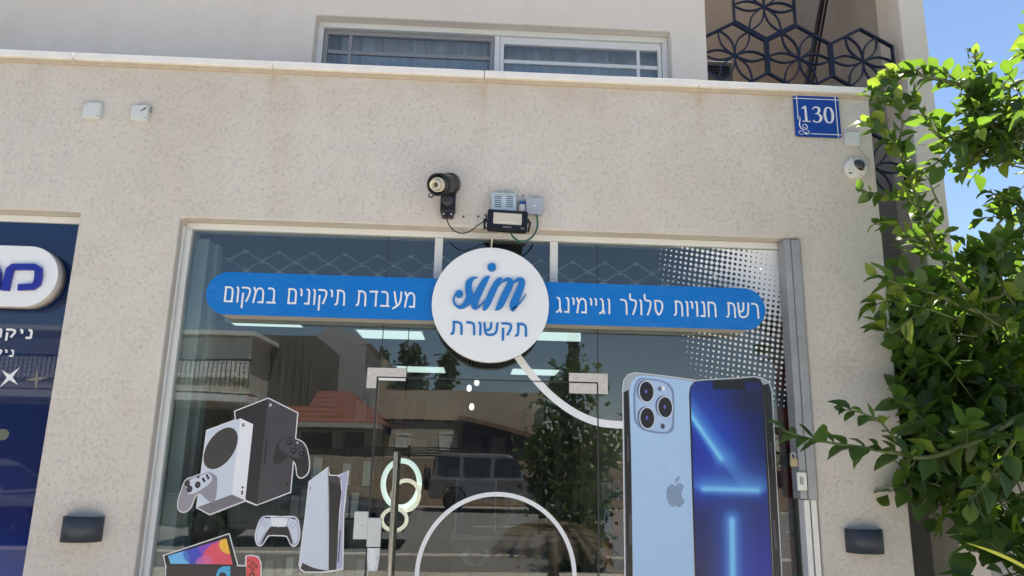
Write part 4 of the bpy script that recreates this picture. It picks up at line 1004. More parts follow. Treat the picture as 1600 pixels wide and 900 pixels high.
s2 = thing('gamepad_sticker', tuple(fB(970, 662)), 'sticker of a white game controller with a black middle', 'sticker')
pc = blob(fB, [(870, 438), (990, 440), (1110, 446), (1136, 530), (1134, 610), (1108, 660), (1076, 655), (1052, 605), (1030, 585), (960, 581), (905, 582), (880, 605), (850, 650), (822, 660), (800, 620), (802, 560), (830, 475)])
flat('white_outline', grow(pc, 1.4 * mm), 0, M_vinyl, s2); flat('shell', pc, 1, M_pw3, s2)
flat('grip_highlight', blob(fB, [(865, 450), (910, 455), (915, 515), (860, 570), (820, 640), (808, 600), (815, 530)]), 2, M_pw2, s2)
flat('grip_highlight', blob(fB, [(1060, 455), (1105, 455), (1128, 540), (1122, 620), (1100, 640), (1075, 570), (1050, 510)]), 2, M_pw2, s2)
flat('black_middle', blob(fB, [(918, 515), (970, 512), (1042, 512), (1066, 570), (1084, 640), (1074, 650), (1050, 600), (1030, 583), (905, 580), (880, 600), (852, 645), (840, 648), (868, 585), (892, 545)], 3), 3, M_pk, s2)
flat('touch_pad', xz(fB, [(916, 444), (1050, 449), (1040, 508), (1020, 516), (935, 514), (921, 506)]), 4, M_pw, s2)
for pts in ([(865, 437), (908, 438), (910, 448), (875, 449)], [(1072, 444), (1105, 447), (1110, 459), (1075, 452)]): flat('trigger', xz(fB, pts), 4, M_pk, s2)
for cx, cy in ((868, 492), (1088, 502)):
    for k in range(4):
        a = R(90 * k); c = fB(cx + 17 * math.cos(a), cy + 17 * math.sin(a)); flat('pad_button', ell(c.x, c.z, 0.0045, 0.0045, 14), 5, M_pw3, s2)
c = fB(974, 517); flat('emblem', ell(c.x, c.z, 0.003, 0.002, 10), 5, M_pw, s2)

s3 = thing('tower_console_sticker', tuple(fB(1300, 868)), 'sticker of a tall white game console with curved side panels', 'sticker')
tall = xz(fB, [(1362, 57), (1370, 115), (1440, 120), (1518, 87), (1500, 250), (1482, 420), (1475, 842), (1390, 862), (1300, 868), (1180, 866), (1148, 845), (1140, 812), (1190, 420), (1218, 165)])
flat('white_outline', grow(tall, 1.4 * mm), 0, M_vinyl, s3)
flat('black_core', xz(fB, [(1366, 115), (1438, 120), (1458, 140), (1468, 250), (1450, 400), (1430, 850), (1300, 866), (1180, 864), (1148, 840), (1165, 790), (1366, 500)]), 1, M_pk, s3)
flat('core_shine', xz(fB, [(1374, 120), (1437, 125), (1456, 145), (1460, 190), (1374, 160)]), 2, M_pk2, s3)
flat('side_panel', blob(fB, [(1363, 58), (1363, 62), (1292, 108), (1221, 163), (1218, 170), (1192, 420), (1142, 806), (1144, 812), (1165, 798), (1225, 826), (1290, 846), (1366, 855), (1368, 851), (1371, 400), (1368, 120)], 2), 3, M_pw2, s3)
flat('side_panel', blob(fB, [(1516, 90), (1480, 105), (1447, 123), (1464, 150), (1472, 200), (1466, 320), (1448, 560), (1428, 846), (1430, 850), (1472, 838), (1474, 830), (1480, 420), (1499, 250)], 2), 3, M_pw3, s3)
flat('disc_slot', xz(fB, [(1456, 540), (1463, 540), (1447, 792), (1440, 792)]), 4, M_pk, s3)
flat('emblem', xz(fB, [(1224, 200), (1229, 198), (1226, 226), (1221, 230)]), 4, M_pk2, s3)

def print_obj(nm, rows, colf, y, m, par):
    """rows of (z, xa, xb); colour print stored per vertex"""
    nU = 56; vs = []; cols = []
    for (z, xa, xb) in rows:
        for i in range(nU + 1):
            x = xa + (xb - xa) * i / nU; vs.append((x, y, z)); cols.append((*colf(x, z), 1))
    b = MB(); b.add(vs, [(j * (nU + 1) + i, (j + 1) * (nU + 1) + i, (j + 1) * (nU + 1) + i + 1, j * (nU + 1) + i + 1) for j in range(len(rows) - 1) for i in range(nU)])
    o = b.build(nm, m, par); ca = o.data.color_attributes.new('print', 'FLOAT_COLOR', 'POINT')
    ca.data.foreach_set('color', np.array(cols, dtype=np.float32).ravel()); return o
M_attr = attr_mat('colour_print')
def lerp(a, b, t): return tuple(x + (y - x) * t for x, y in zip(a, b))

s4 = thing('tablet_console_sticker', tuple(fB(450, 1050)), 'sticker of a handheld console with a rainbow screen and red and blue controllers', 'sticker')
tab = xz(fB, [(82, 742), (588, 574), (655, 820), (720, 826), (724, 780), (724, 748), (760, 740), (815, 752), (836, 800), (838, 1050), (100, 1050), (100, 820)])
flat('white_outline', grow(tab, 1.5 * mm), 0, M_vinyl, s4)
flat('tablet', xz(fB, [(82, 742), (588, 574), (655, 822), (100, 822)]), 1, M_pd, s4)
def tabcol(x, z):
    p = at(0, 0, GL)   # local print space: u to the right, v downwards, from the screen's corners
    u = (x - TA.x) / (TB.x - TA.x); v = (TA.z - z) / (TA.z - TC.z)
    col = lerp(S(70, 150, 225), S(90, 70, 190), min(1, max(0, u * 1.5)))
    for (cu, cv, r_, cc_, s_) in ((0.16, 0.85, 0.22, S(120, 205, 250), .8), (0.45, 0.55, 0.20, S(45, 55, 185), .7), (0.70, 0.30, 0.22, S(150, 75, 200), .7), (0.86, 0.75, 0.30, S(235, 85, 95), .95), (0.97, 0.20, 0.18, S(250, 195, 60), .95), (0.60, 0.95, 0.14, S(215, 110, 170), .7)):
        d = math.hypot((u - cu), (v - cv) * 0.45)
        col = lerp(col, cc_, s_ * min(1, max(0, (r_ - d) / 0.02)))
    return col
TA, TB, TC = fB(112, 600), fB(620, 600), fB(130, 808)
rows = []
for j in range(40):
    y_ = 602 + (806 - 602) * j / 39
    xa = 570 - (y_ - 600) * (570 - 112) / (745 - 600) if y_ < 745 else 112 + (y_ - 745) * 0.35
    rows.append((fB(300, y_).z, fB(xa, y_).x, fB(570 + (y_ - 600) * 0.245, y_).x))
print_obj('tablet_screen', rows, tabcol, LY(2), M_attr, s4)
flat('dock', xz(fB, [(100, 830), (120, 808), (600, 822), (722, 826), (724, 1050), (96, 1050)]), 3, M_pk, s4)
flat('blue_controller', [(p[0], p[1]) for p in xz(fB, [(600, 823), (540, 824), (505, 850), (491, 890), (490, 1040), (600, 1040)])], 4, mat('print_cyan', S(70, 175, 225), 0.3), s4)
c = fB(540, 900); flat('thumb_stick', ell(c.x, c.z, 0.018, 0.018), 5, M_pk, s4); flat('minus_key', xz(fB, [(572, 850), (588, 851), (588, 857), (572, 856)]), 5, M_pk, s4)
rc = flat('red_controller', blob(fB, [(727, 762), (735, 747), (775, 745), (812, 760), (833, 800), (834, 900), (834, 1040), (725, 1040), (725, 900)], 4), 4, mat('print_red', S(228, 80, 84), 0.3), s4)
for (x, y, r_) in ((778, 800, 12), (754, 824, 12), (800, 826, 12), (775, 850, 12), (770, 892, 20)):
    c = fB(x, y); flat('key_ring', ell(c.x, c.z, r_ * 0.2 * mm, r_ * 0.2 * mm, 16), 6, M_pk, rc); flat('key_cap', ell(c.x, c.z, r_ * 0.1 * mm, r_ * 0.1 * mm, 12), 7, MATS['print_red'], rc)
for pts in ([(742, 774), (760, 776), (760, 780), (742, 778)], [(749, 767), (753, 767), (752, 787), (748, 787)]): flat('plus_key', xz(fB, pts), 6 + (pts[0][0] == 749), M_pk, rc)

# phones
ph = thing('phone_sticker', tuple(fC(400, 1150)), 'tall sticker of two smartphones, pale blue back and dark blue screen', 'sticker')
back = xz(fC, [(88, 125), (92, 92), (110, 68), (140, 60), (250, 72), (385, 90), (392, 1160), (100, 1160)])
frontp = xz(fC, [(362, 135), (368, 108), (385, 94), (420, 90), (560, 82), (625, 76), (660, 80), (690, 96), (704, 125), (722, 500), (745, 900), (756, 1160), (390, 1160)])
for i, p_ in enumerate((back, frontp)): MB().prism(grow(p_, 1.0 * mm), LY(0) - 0.0001 * i, LY(0) + 0.0004).build('white_outline', M_vinyl, ph)
M_pchrome = mat('print_chrome', S(165, 172, 182), 0.25)
flat('back_phone_rim', back, 1, M_pchrome, ph)
flat('back_phone_side', xz(fC, [(91, 140), (112, 130), (122, 400), (128, 900), (132, 1150), (104, 1150), (98, 600)]), 2, M_pd, ph)
flat('side_button', rrect(fC(100, 0).x, fC(107, 0).x, fC(100, 430).z, fC(100, 320).z, 0.003, 3), 3, M_pk2, ph); flat('side_button', rrect(fC(104, 0).x, fC(113, 0).x, fC(100, 770).z, fC(100, 640).z, 0.003, 3), 3, M_pk2, ph)
bprint = mat('print_sky_blue', S(172, 204, 240), 0.28, var=0.012, scale=2)
bk = flat('back_phone_panel', xz(fC, [(116, 135), (122, 100), (138, 76), (165, 70), (250, 78), (388, 96), (392, 1150), (133, 1150), (124, 500)]), 3, bprint, ph)
bump = flat('camera_bump', blob(fC, [(150, 88), (175, 82), (250, 92), (285, 112), (299, 150), (300, 260), (292, 300), (260, 312), (180, 300), (140, 268), (132, 230), (132, 130)], 5), 4, mat('print_bump_edge', S(120, 142, 178), 0.28), bk)
bump2 = flat('bump_plate', blob(fC, [(156, 92), (178, 88), (246, 98), (278, 118), (290, 150), (291, 255), (282, 292), (256, 304), (184, 293), (150, 264), (141, 228), (141, 130)], 5), 5, mat('print_bump_plate', S(172, 198, 232), 0.28), bk)
for (x, y) in ((300, 252), (475, 398), (307, 500)):
    c = fD(x, y); rx, rz = 76 / 6 * mm, 104 / 6 * mm
    flat('lens_barrel', ell(c.x - 0.010, c.z + 0.004, rx * 1.0, rz * 0.98), 6, mat('print_barrel', S(92, 108, 142), 0.3), bk)
    flat('lens_ring', ell(c.x, c.z, rx, rz), 7, M_pw2, bk); flat('lens_glass', ell(c.x, c.z, rx * 0.86, rz * 0.90), 8, M_pd, bk)
    flat('lens_shine', ell(c.x - 0.003, c.z + 0.001, rx * 0.16, rz * 0.18, 14), 9, mat('print_violet', S(110, 95, 190), 0.3), bk)
c = fD(425, 225); flat('flash_ring', ell(c.x, c.z, 0.0105, 0.0125), 6, MATS['print_barrel'], bk)
c = fD(457, 222); flat('flash', ell(c.x, c.z, 0.0095, 0.0125), 7, M_pw, bk)
c = fD(452, 576); flat('sensor', ell(c.x, c.z, 0.0112, 0.0138), 7, mat('print_slate', S(66, 72, 88), 0.3), bk)
# fruit emblem on the phone's back
M_em = mat('print_emblem', S(132, 155, 186), 0.28)
body = blob(fC, [(306, 528), (318, 516), (332, 520), (340, 532), (330, 552), (332, 575), (343, 592), (332, 608), (322, 616), (306, 610), (290, 614), (276, 598), (268, 570), (270, 540), (284, 522), (297, 522)], 4)
flat('emblem', body, 4, M_em, bk); flat('emblem_leaf', blob(fC, [(304, 515), (306, 498), (322, 487), (320, 503)], 4), 4, M_em, bk)
# front phone
flat('front_phone_rim', frontp, 5, M_pchrome, ph)
flat('front_phone_side', xz(fC, [(668, 110), (690, 104), (701, 140), (720, 500), (742, 900), (752, 1150), (722, 1150), (710, 900), (692, 500)]), 6, M_pd, ph)
flat('side_button', xz(fC, [(694, 345), (702, 345), (712, 458), (704, 458)]), 7, M_pk2, ph); flat('side_button', xz(fC, [(706, 665), (716, 668), (726, 790), (716, 790)]), 7, M_pk2, ph)
flat('bezel', xz(fC, [(361, 150), (366, 118), (384, 97), (420, 92), (560, 85), (630, 79), (655, 86), (668, 112), (690, 500), (708, 900), (722, 1150), (394, 1150), (372, 500)]), 6, M_pd, ph)
def scr_rows():
    rows = []
    for j in range(120):
        y_ = 97 + (1140 - 97) * j / 119
        xa = 367 + (y_ - 130) * 0.0315; xb = 662 + (y_ - 130) * 0.053
        if y_ < 140:
            d = math.sqrt(max(0, 1 - ((140 - y_) / 44) ** 2)); xa += 44 * (1 - d); xb -= 40 * (1 - math.sqrt(max(0, 1 - ((140 - y_) / 60) ** 2)))
        rows.append((fC(500, y_).z, fC(xa, y_).x, fC(xb, y_).x, y_, xa, xb))
    return rows
RW = scr_rows()
_o = fC(0, 0); _dx = fC(1000, 600).x - fC(0, 600).x; _zt = np.array([r[0] for r in RW]); _yt = np.array([r[3] for r in RW])
def seg(px, py, ax, ay, bx, by):
    dx, dy = bx - ax, by - ay; t = max(0, min(1, ((px - ax) * dx + (py - ay) * dy) / (dx * dx + dy * dy)))
    return math.hypot(px - ax - t * dx, py - ay - t * dy), t, (px - ax) * dy - (py - ay) * dx
def scrcol(x, z):
    y_ = float(np.interp(-z, -_zt, _yt)); u = (x - fC(0, y_).x) / (fC(1000, y_).x - fC(0, y_).x) * 1000
    base = lerp(S(8, 8, 62), S(14, 26, 150), 0.5 + 0.5 * math.sin(u * 0.012 + y_ * 0.006 + 0.6))
    dark = math.exp(-((u - 600) ** 2) / (2 * 95 ** 2) - ((y_ - 170) ** 2) / (2 * 70 ** 2)); base = lerp(base, S(8, 6, 26), 0.9 * dark)
    dark = math.exp(-((u - 420) ** 2) / (2 * 60 ** 2) - ((y_ - 680) ** 2) / (2 * 60 ** 2)); base = lerp(base, S(6, 10, 60), 0.7 * dark)
    if y_ < 128 and 455 < u < 590: return S(6, 6, 14)
    g = 0.0; h = 0.0
    for (ax, ay, bx, by, side, wd) in ((340, 205, 487, 415, 1, 66), (418, 543, 640, 545, 1, 68), (534, 668, 542, 1180, 0, 52)):
        d, t, sg_ = seg(u, y_, ax, ay, bx, by)
        ss = 1.0 if side == 0 else 1 / (1 + math.exp(-max(-30, min(30, sg_ / math.hypot(bx - ax, by - ay) / 5.0)))); w1 = wd * (0.35 + 0.65 * ss)
        g += math.exp(-(d / w1)); h += math.exp(-(d / (4.0 + 6.0 * ss)) ** 2)
    c_ = lerp(base, S(40, 105, 235), min(1, g * 0.85)); c_ = lerp(c_, S(125, 205, 255), min(1, h * 0.9 + max(0, g - 0.42) * 0.75))
    return c_
print_obj('phone_screen', [r[:3] for r in RW], scrcol, LY(8), M_attr, ph)

# white line decals
def line_decal(nm, pts, wpx, label, k=0, closed=False):
    q = [(p.x, p.z, wpx * mm) for p in [at(a, b, GL) for a, b in pts]]
    q = smooth_path(q, 6, closed)
    if closed: q.append(q[0])
    b = MB(); add_stroke(b, q, LY(k), LY(k) + 0.0004); return tag(b.build(nm, M_vinyl), label, 'decal')
line_decal('curved_line_decal', [(806, 553), (822, 575), (842, 599), (868, 624), (900, 646), (935, 660), (973, 664)], 11.5, 'thick white curved line sticker running from the round sign to the phones', 1)
c0 = at(775, 900, GL); rr = (at(898, 890, GL).x - at(652, 890, GL).x) / 2
b = MB(); add_stroke(b, [(c0.x + rr * math.cos(2 * math.pi * k / 96), c0.z + rr * math.sin(2 * math.pi * k / 96), 6.5 * mm) for k in range(97)], LY(0), LY(0) + 0.0004)
tag(b.build('ring_decal', M_vinyl), 'large thin white ring sticker on the glass door', 'decal')

# halftone film: dots that swell and merge into solid white in the corner (cut vinyl, traced by marching squares)
ht = MB()
p0 = at(1236, 377, GL); per = 8.55 * mm; th = R(-8); sub = 9
x0h, z1h = at(985, 378, GL).x, Z_O - fr - 0.004; x1h, z0h = X_O1 - fr - 0.006, at(1230, 668, GL).z
st_ = per / sub
nxh, nzh = int((x1h - x0h) / st_), int((z1h - z0h) / st_)
XX = x0h + st_ * np.arange(nxh + 1); ZZ = z0h + (z1h - z0h) * np.arange(nzh + 1) / nzh; XX = XX + (x1h - XX[-1])
GX, GZ = np.meshgrid(XX, ZZ)
DX, DZ = (GX - p0.x) / mm, (GZ - p0.z) / mm
DD = np.hypot(DX, DZ * 0.78) + 8 * np.sin(GX * 9) + 5 * np.sin(GZ * 14)
TT = np.interp(DD, [40, 80, 118, 228, 246], [-2.05, -1.45, -0.05, 1.70, 2.6])
UU = (DX * math.cos(th) + DZ * math.sin(th)) / 8.55 * 2 * math.pi; VV = (-DX * math.sin(th) + DZ * math.cos(th)) / 8.55 * 2 * math.pi
FF = np.cos(UU) + np.cos(VV) - TT
vid = {}
def hv(x, z):
    k = (round(x, 6), round(z, 6))
    if k not in vid: vid[k] = len(ht.v); ht.v.append((x, LY(0), z))
    return vid[k]
for j in range(nzh):
    for i in range(nxh):
        cs = [(i, j), (i + 1, j), (i + 1, j + 1), (i, j + 1)]; f4 = [FF[b_, a_] for a_, b_ in cs]
        if max(f4) <= 0: continue
        poly = []
        for q in range(4):
            a_, b_ = cs[q], cs[(q + 1) % 4]; fa, fb = f4[q], f4[(q + 1) % 4]
            if fa > 0: poly.append(hv(XX[a_[0]], ZZ[a_[1]]))
            if (fa > 0) != (fb > 0):
                t = fa / (fa - fb); poly.append(hv(XX[a_[0]] + t * (XX[b_[0]] - XX[a_[0]]), ZZ[a_[1]] + t * (ZZ[b_[1]] - ZZ[a_[1]])))
        if len(set(poly)) > 2: ht.f.append(tuple(dict.fromkeys(poly))); ht.sm.append(False)
tag(ht.build('halftone_film', M_vinyl), 'white halftone dot film in the upper right corner of the glazing', 'decal', kind='stuff')
# ------------------------------------------------------------------ inside the shop
M_led = emit_mat('led_panel', (0.86, 1.0, 0.95), 0.42)
M_bulb = emit_mat('bulb_glow', (1.0, 0.98, 0.92), 1.2)
M_ringw = emit_mat('ring_light_cool', (0.85, 1.0, 0.96), 0.70)
M_ringy = emit_mat('ring_light_warm', (1.0, 0.92, 0.72), 0.62)
def panel_light(x, y, w_, d_, label):
    t = thing('ceiling_light', (x, y, Z_CE - 0.02), label, 'ceiling light', 'square ceiling lights inside the shop')
    f = MB().box(x - w_ / 2 - 0.02, x + w_ / 2 + 0.02, y - d_ / 2 - 0.02, y + d_ / 2 + 0.02, Z_CE - 0.012, Z_CE - 0.001).build('frame', M_white, t)
    box_obj('diffuser', M_led, t, x - w_ / 2, x + w_ / 2, y - d_ / 2, y + d_ / 2, Z_CE - 0.018, Z_CE - 0.0125)
def on_ceiling(px, py):
    d = _rt * ((px - 800) / FPX) - _up * ((py - 450) / FPX) + _fw; t = (Z_CE - CAM.z) / d.z; return CAM + d * t
for (px, py, lab) in ((612, 521, 'bright ceiling panel seen left of the round sign'), (880, 524, 'bright ceiling panel seen right of the round sign'),
                      (675, 604, 'bright ceiling panel seen through the left of the door head'), (835, 580, 'bright ceiling panel below the round sign on the right'), (410, 500, 'bright ceiling panel behind the left end of the blue bar')):
    p = on_ceiling(px, py); p.y = min(p.y, 6.0); panel_light(p.x, p.y, 0.6, 0.45 if p.y < 4 else 0.6, lab)
def torus(c, r_, tr, n=40, sq=1.0):
    m = MB(); m.tube([c + Vector((r_ * math.cos(2 * math.pi * k / n), 0.10 * r_ * math.sin(4 * math.pi * k / n), r_ * sq * math.sin(2 * math.pi * k / n))) for k in range(n + 1)], tr, 10, False); return m
rlp = thing('ring_pendant', tuple(at(627, 740, 2.4)), 'pendant lamp of three glowing rings seen behind the door handle', 'pendant lamp')
sc_ = 6.2 / FPX
torus(at(627, 756, 2.4), 27 * sc_, 4.0 * sc_, sq=1.25).build('ring', M_ringw, rlp); torus(at(634, 774, 2.34), 19.5 * sc_, 3.0 * sc_, sq=1.1).build('ring', M_ringy, rlp); torus(at(616, 812, 2.28), 18 * sc_, 2.8 * sc_, sq=0.85).build('ring', M_ringy, rlp)
MB().tube([at(627, 740, 2.4), Vector((at(627, 740, 2.4).x, 2.4, Z_CE))], 0.004, 6).build('cord', M_black, rlp)
for i, (px, py) in enumerate(((733, 607), (745, 598), (737, 636))):
    p = at(px, py, 2.0); t = thing('spot_bulb', tuple(p), ('glowing bulb left of two below the round sign', 'glowing bulb right of two below the round sign', 'lowest glowing bulb below the round sign')[i], 'bulb', 'glowing bulbs behind the door')
    MB().lathe([(0.0, -0.026), (0.016, -0.018), (0.020, 0.0), (0.016, 0.020), (0.006, 0.028)], Matrix.Translation(p), 16).build('globe', M_bulb, t)
    MB().tube([p + Vector((0, 0, 0.04)), Vector((p.x, p.y, Z_CE))], 0.006, 6).build('stem', M_black, t)
PC = [mat('product_' + n, c, 0.4) for n, c in (('white', (0.7, 0.7, 0.68)), ('black', (0.03, 0.03, 0.035)), ('grey', (0.34, 0.34, 0.35)), ('red', (0.42, 0.03, 0.035)), ('green', (0.07, 0.22, 0.08)), ('blue', (0.04, 0.12, 0.3)), ('yellow', (0.5, 0.38, 0.06)), ('pink', (0.35, 0.12, 0.16)))]
ORD = ('first', 'second', 'third', 'fourth', 'fifth', 'sixth', 'seventh', 'eighth', 'ninth', 'tenth', 'eleventh', 'twelfth', 'thirteenth', 'fourteenth')
def rack(nm, label, pos, n_cols, n_rows, axis, pal, where, side, pgroup, st_=0.26, zb=0.62, dz=0.36, ztop=2.35, dep=0.30, sizes=((0.15, 0.26, 0.06), (0.19, 0.2, 0.08), (0.12, 0.28, 0.05), (0.22, 0.14, 0.1))):
    """wall rack: back board, shelves; axis 'x' along the back wall, 'y' along a side wall"""
    x, y, sgn = pos; L = n_cols * st_
    t = thing(nm, (x, y, 0.03), label, 'shelf')
    def bxx(n_, m, a0, a1, d0, d1, z0, z1):
        if axis == 'x': return box_obj(n_, m, t, x + a0, x + a1, y - d1, y - d0, z0, z1)
        return box_obj(n_, m, t, *(sorted((x + sgn * d0, x + sgn * d1))), y + a0, y + a1, z0, z1)
    bxx('back_board', M_roomd, 0, L, 0.0, 0.02, 0.031, ztop)
    meshes = {}
    for r_ in range(n_rows):
        z = zb + r_ * dz; n_here = 0
        bxx('shelf_board', mat('shelf_board', (0.16, 0.165, 0.165), 0.5), 0, L, 0.021, dep, z, z + min(0.02, dz * 0.06))
        for c_ in range(n_cols):
            if random.random() < 0.1: continue
            w_, h_, d_ = random.choice(sizes)
            m = PC[random.choice(pal)]
            if axis == 'x': lo = Vector((x + (c_ + 0.5) * st_, y - dep * 0.66, z + 0.0205))
            else: lo = Vector((x + sgn * 0.2, y + (c_ + 0.5) * st_, z + 0.0205))
            k = (w_, m.name)
            if k not in meshes:
                b = MB(); (b.box(-w_ / 2, w_ / 2, -d_ / 2, d_ / 2, 0, h_) if axis == 'x' else b.box(-d_ / 2, d_ / 2, -w_ / 2, w_ / 2, 0, h_))
                o = b.build('boxed_product', m, None, 0.003, loc=(0, 0, 0)); meshes[k] = o
            else:
                o = meshes[k].copy(); COL.objects.link(o)
            o.location = lo; tag(o, '%s box, %s from the %s, %s shelf up, %s rack' % (m.name.split('_')[1], ORD[n_here], side, ORD[r_], where), 'box', pgroup); n_here += 1
rack('product_rack', 'dim product rack along the back of the shop', (-1.9, 6.3, 1), 13, 5, 'x', (0, 1, 2, 2, 1, 5), 'back', 'left', 'boxed products on the back rack')
rack('product_rack', 'product rack along the left wall inside the shop', (-2.48, 0.75, 1), 12, 5, 'y', (0, 2, 1, 4, 7, 2), 'left', 'window', 'boxed products on the left rack')
rack('product_rack', 'product rack with red packs along the right wall inside the shop', (X_O1 + 0.41, 0.75, -1), 12, 5, 'y', (3, 3, 1, 2, 5, 3), 'right', 'window', 'boxed products on the right rack')
slim = ((0.045, 0.15, 0.02), (0.052, 0.165, 0.018), (0.048, 0.13, 0.025))
rack('accessory_stand', 'low stand of slim hanging packs close behind the left pane', (at(425, 800, 1.0).x, 1.0, 1), 10, 4, 'x', (0, 1, 2, 1, 2, 0), 'low left window', 'left', 'slim packs on the low stand behind the left pane', 0.06, 0.86, 0.19, 1.62, 0.10, slim)
rack('accessory_stand', 'low stand of red packs close behind the right pane', (at(938, 800, 0.9).x, 0.9, 1), 12, 4, 'x', (3, 3, 0, 3, 5, 2), 'low right window', 'left', 'red packs on the low stand behind the right pane', 0.06, 0.80, 0.19, 1.55, 0.10, slim)
# glass show counter with a white speaker on it
kx, ky = at(800, 850, 2.2).x, 2.2
ct = thing('show_counter', (kx, ky, 0.03), 'low grey show counter seen through the door', 'counter')
box_obj('base', mat('counter_grey', (0.25, 0.26, 0.27), 0.5), ct, kx - 0.45, kx + 0.35, ky, ky + 0.5, 0.031, 1.02, 0.01)
box_obj('top', M_white, ct, kx - 0.48, kx + 0.38, ky - 0.03, ky + 0.53, 1.0205, 1.05, 0.006)
spk = thing('speaker_box', (kx, ky + 0.1, 1.05), 'white boxed loudspeaker on the counter behind the door', 'speaker')
box_obj('carton', mat('carton_white', (0.55, 0.56, 0.57), 0.5), spk, kx - 0.06, kx + 0.17, ky + 0.05, ky + 0.25, 1.13, 1.37, 0.004)
box_obj('yellow_band', PC[6], spk, kx - 0.06, kx + 0.17, ky + 0.05, ky + 0.25, 1.051, 1.1295, 0.003)
MB().lathe([(0.075, 0), (0.070, 0.01), (0.03, 0.004), (0.0, 0.012)], Matrix.Translation((kx + 0.09, ky + 0.0495, 1.255)) @ Matrix.Rotation(R(90), 4, 'X'), 28).build('cone', PC[2], spk)
for k in range(3): MB().lathe([(0.012, 0), (0.012, 0.004)], Matrix.Translation((kx - 0.03, ky + 0.0495, 1.20 + 0.05 * k)) @ Matrix.Rotation(R(90), 4, 'X'), 12).build('driver', PC[1], spk)
tvs = thing('display_stand', (kx - 0.32, ky + 0.1, 1.05), 'framed product stand with a dark headset left on the counter', 'display stand')
box_obj('back_panel', PC[5], tvs, kx - 0.44, kx - 0.14, ky + 0.2, ky + 0.22, 1.051, 1.46)
for s in (0, 1): box_obj('side_frame', M_white, tvs, kx - 0.45 + 0.31 * s, kx - 0.435 + 0.31 * s, ky + 0.1, ky + 0.23, 1.051, 1.47)
MB().lathe([(0.0, 0.0), (0.08, 0.02), (0.10, 0.12), (0.07, 0.24), (0.0, 0.27)], Matrix.Translation((kx - 0.28, ky + 0.14, 1.06)), 16).build('headset', PC[1], tvs)
emb = MB(); c = Vector((kx - 0.28, 0, 0.90))
for s in (-1, 1):
    add_stroke(emb, smooth_path([(c.x + s * a, c.z + b_, w_) for a, b_, w_ in ((0.055, 0.06, 0.004), (0.085, 0.03, 0.035), (0.075, -0.02, 0.045), (0.03, -0.055, 0.03), (0.001, -0.062, 0.012))], 5), ky - 0.003 - 0.0004 * (s > 0), ky - 0.0005)
emb.build('emblem', M_vinyl, ct)

# ------------------------------------------------------------------ across the street (what the glass mirrors)
def house(nm, label, pa, pb, ptop, depth, m, thick=6.0, ybase=None):
    a, b = mir(pa, ptop, depth), mir(pb, ptop, depth)
    t = thing(nm, ((a.x + b.x) / 2, a.y, 0), label, 'house')
    box_obj('wall', m, t, a.x, b.x, a.y - thick, a.y, 0, (a.z + b.z) / 2)
    return t, a, b
def opening(par, pa, ptop, pb, pbot, depth, m_pane, nm='window', slats=0):
    a, b = mir(pa, ptop, depth), mir(pb, pbot, depth); y = a.y
    f = MB(); w_ = 0.06
    f.box(a.x - w_, b.x + w_, y + 0.005, y + 0.07, a.z, a.z + w_); f.box(a.x - w_, b.x + w_, y + 0.005, y + 0.09, b.z - w_, b.z)
    f.box(a.x - w_, a.x, y + 0.005, y + 0.07, b.z, a.z); f.box(b.x, b.x + w_, y + 0.005, y + 0.07, b.z, a.z)
    fo = f.build(nm, M_white, par)
    box_obj('pane', m_pane, fo, a.x, b.x, y + 0.01, y + 0.03, b.z, a.z)
    for k in range(slats):
        z = b.z + (a.z - b.z) * (k + 0.5) / slats; box_obj('slat', M_white, fo, a.x + 0.01, b.x - 0.01, y + 0.031, y + 0.05, z - 0.4 * (a.z - b.z) / slats, z + 0.4 * (a.z - b.z) / slats)
M_hcream = mat('house_cream', (0.50, 0.46, 0.38), 0.9, var=0.12, scale=2); M_hgrey = mat('house_grey', (0.34, 0.34, 0.34), 0.9, var=0.12, scale=2)
M_htan = mat('house_tan', (0.42, 0.35, 0.27), 0.9, var=0.1, scale=2); M_hbeige = mat('house_beige', (0.46, 0.42, 0.33), 0.9, var=0.1, scale=2)
M_hdark = mat('house_brown_cladding', (0.13, 0.115, 0.10), 0.8, var=0.3, scale=6); M_dkpane = mat('dark_pane', (0.03, 0.035, 0.045), 0.15)
m_, n_, l_, b_ = new_mat('roof_tile')
wv = n_.new('ShaderNodeTexWave'); wv.inputs['Scale'].default_value = 0.7; wv.bands_direction = 'Y'; wv.wave_profile = 'SAW'; wv.inputs['Distortion'].default_value = 0.6; wv.inputs['Detail Scale'].default_value = 8.0; g_ = n_.new('ShaderNodeNewGeometry'); l_.new(g_.outputs['Position'], wv.inputs[0])
crn = n_.new('ShaderNodeValToRGB'); crn.color_ramp.elements[0].color = (0.12, 0.040, 0.025, 1); crn.color_ramp.elements[1].color = (0.25, 0.10, 0.07, 1); l_.new(wv.outputs[0], crn.inputs[0]); l_.new(crn.outputs[0], b_.inputs['Base Color']); b_.inputs['Roughness'].default_value = 0.85
M_tile = m_
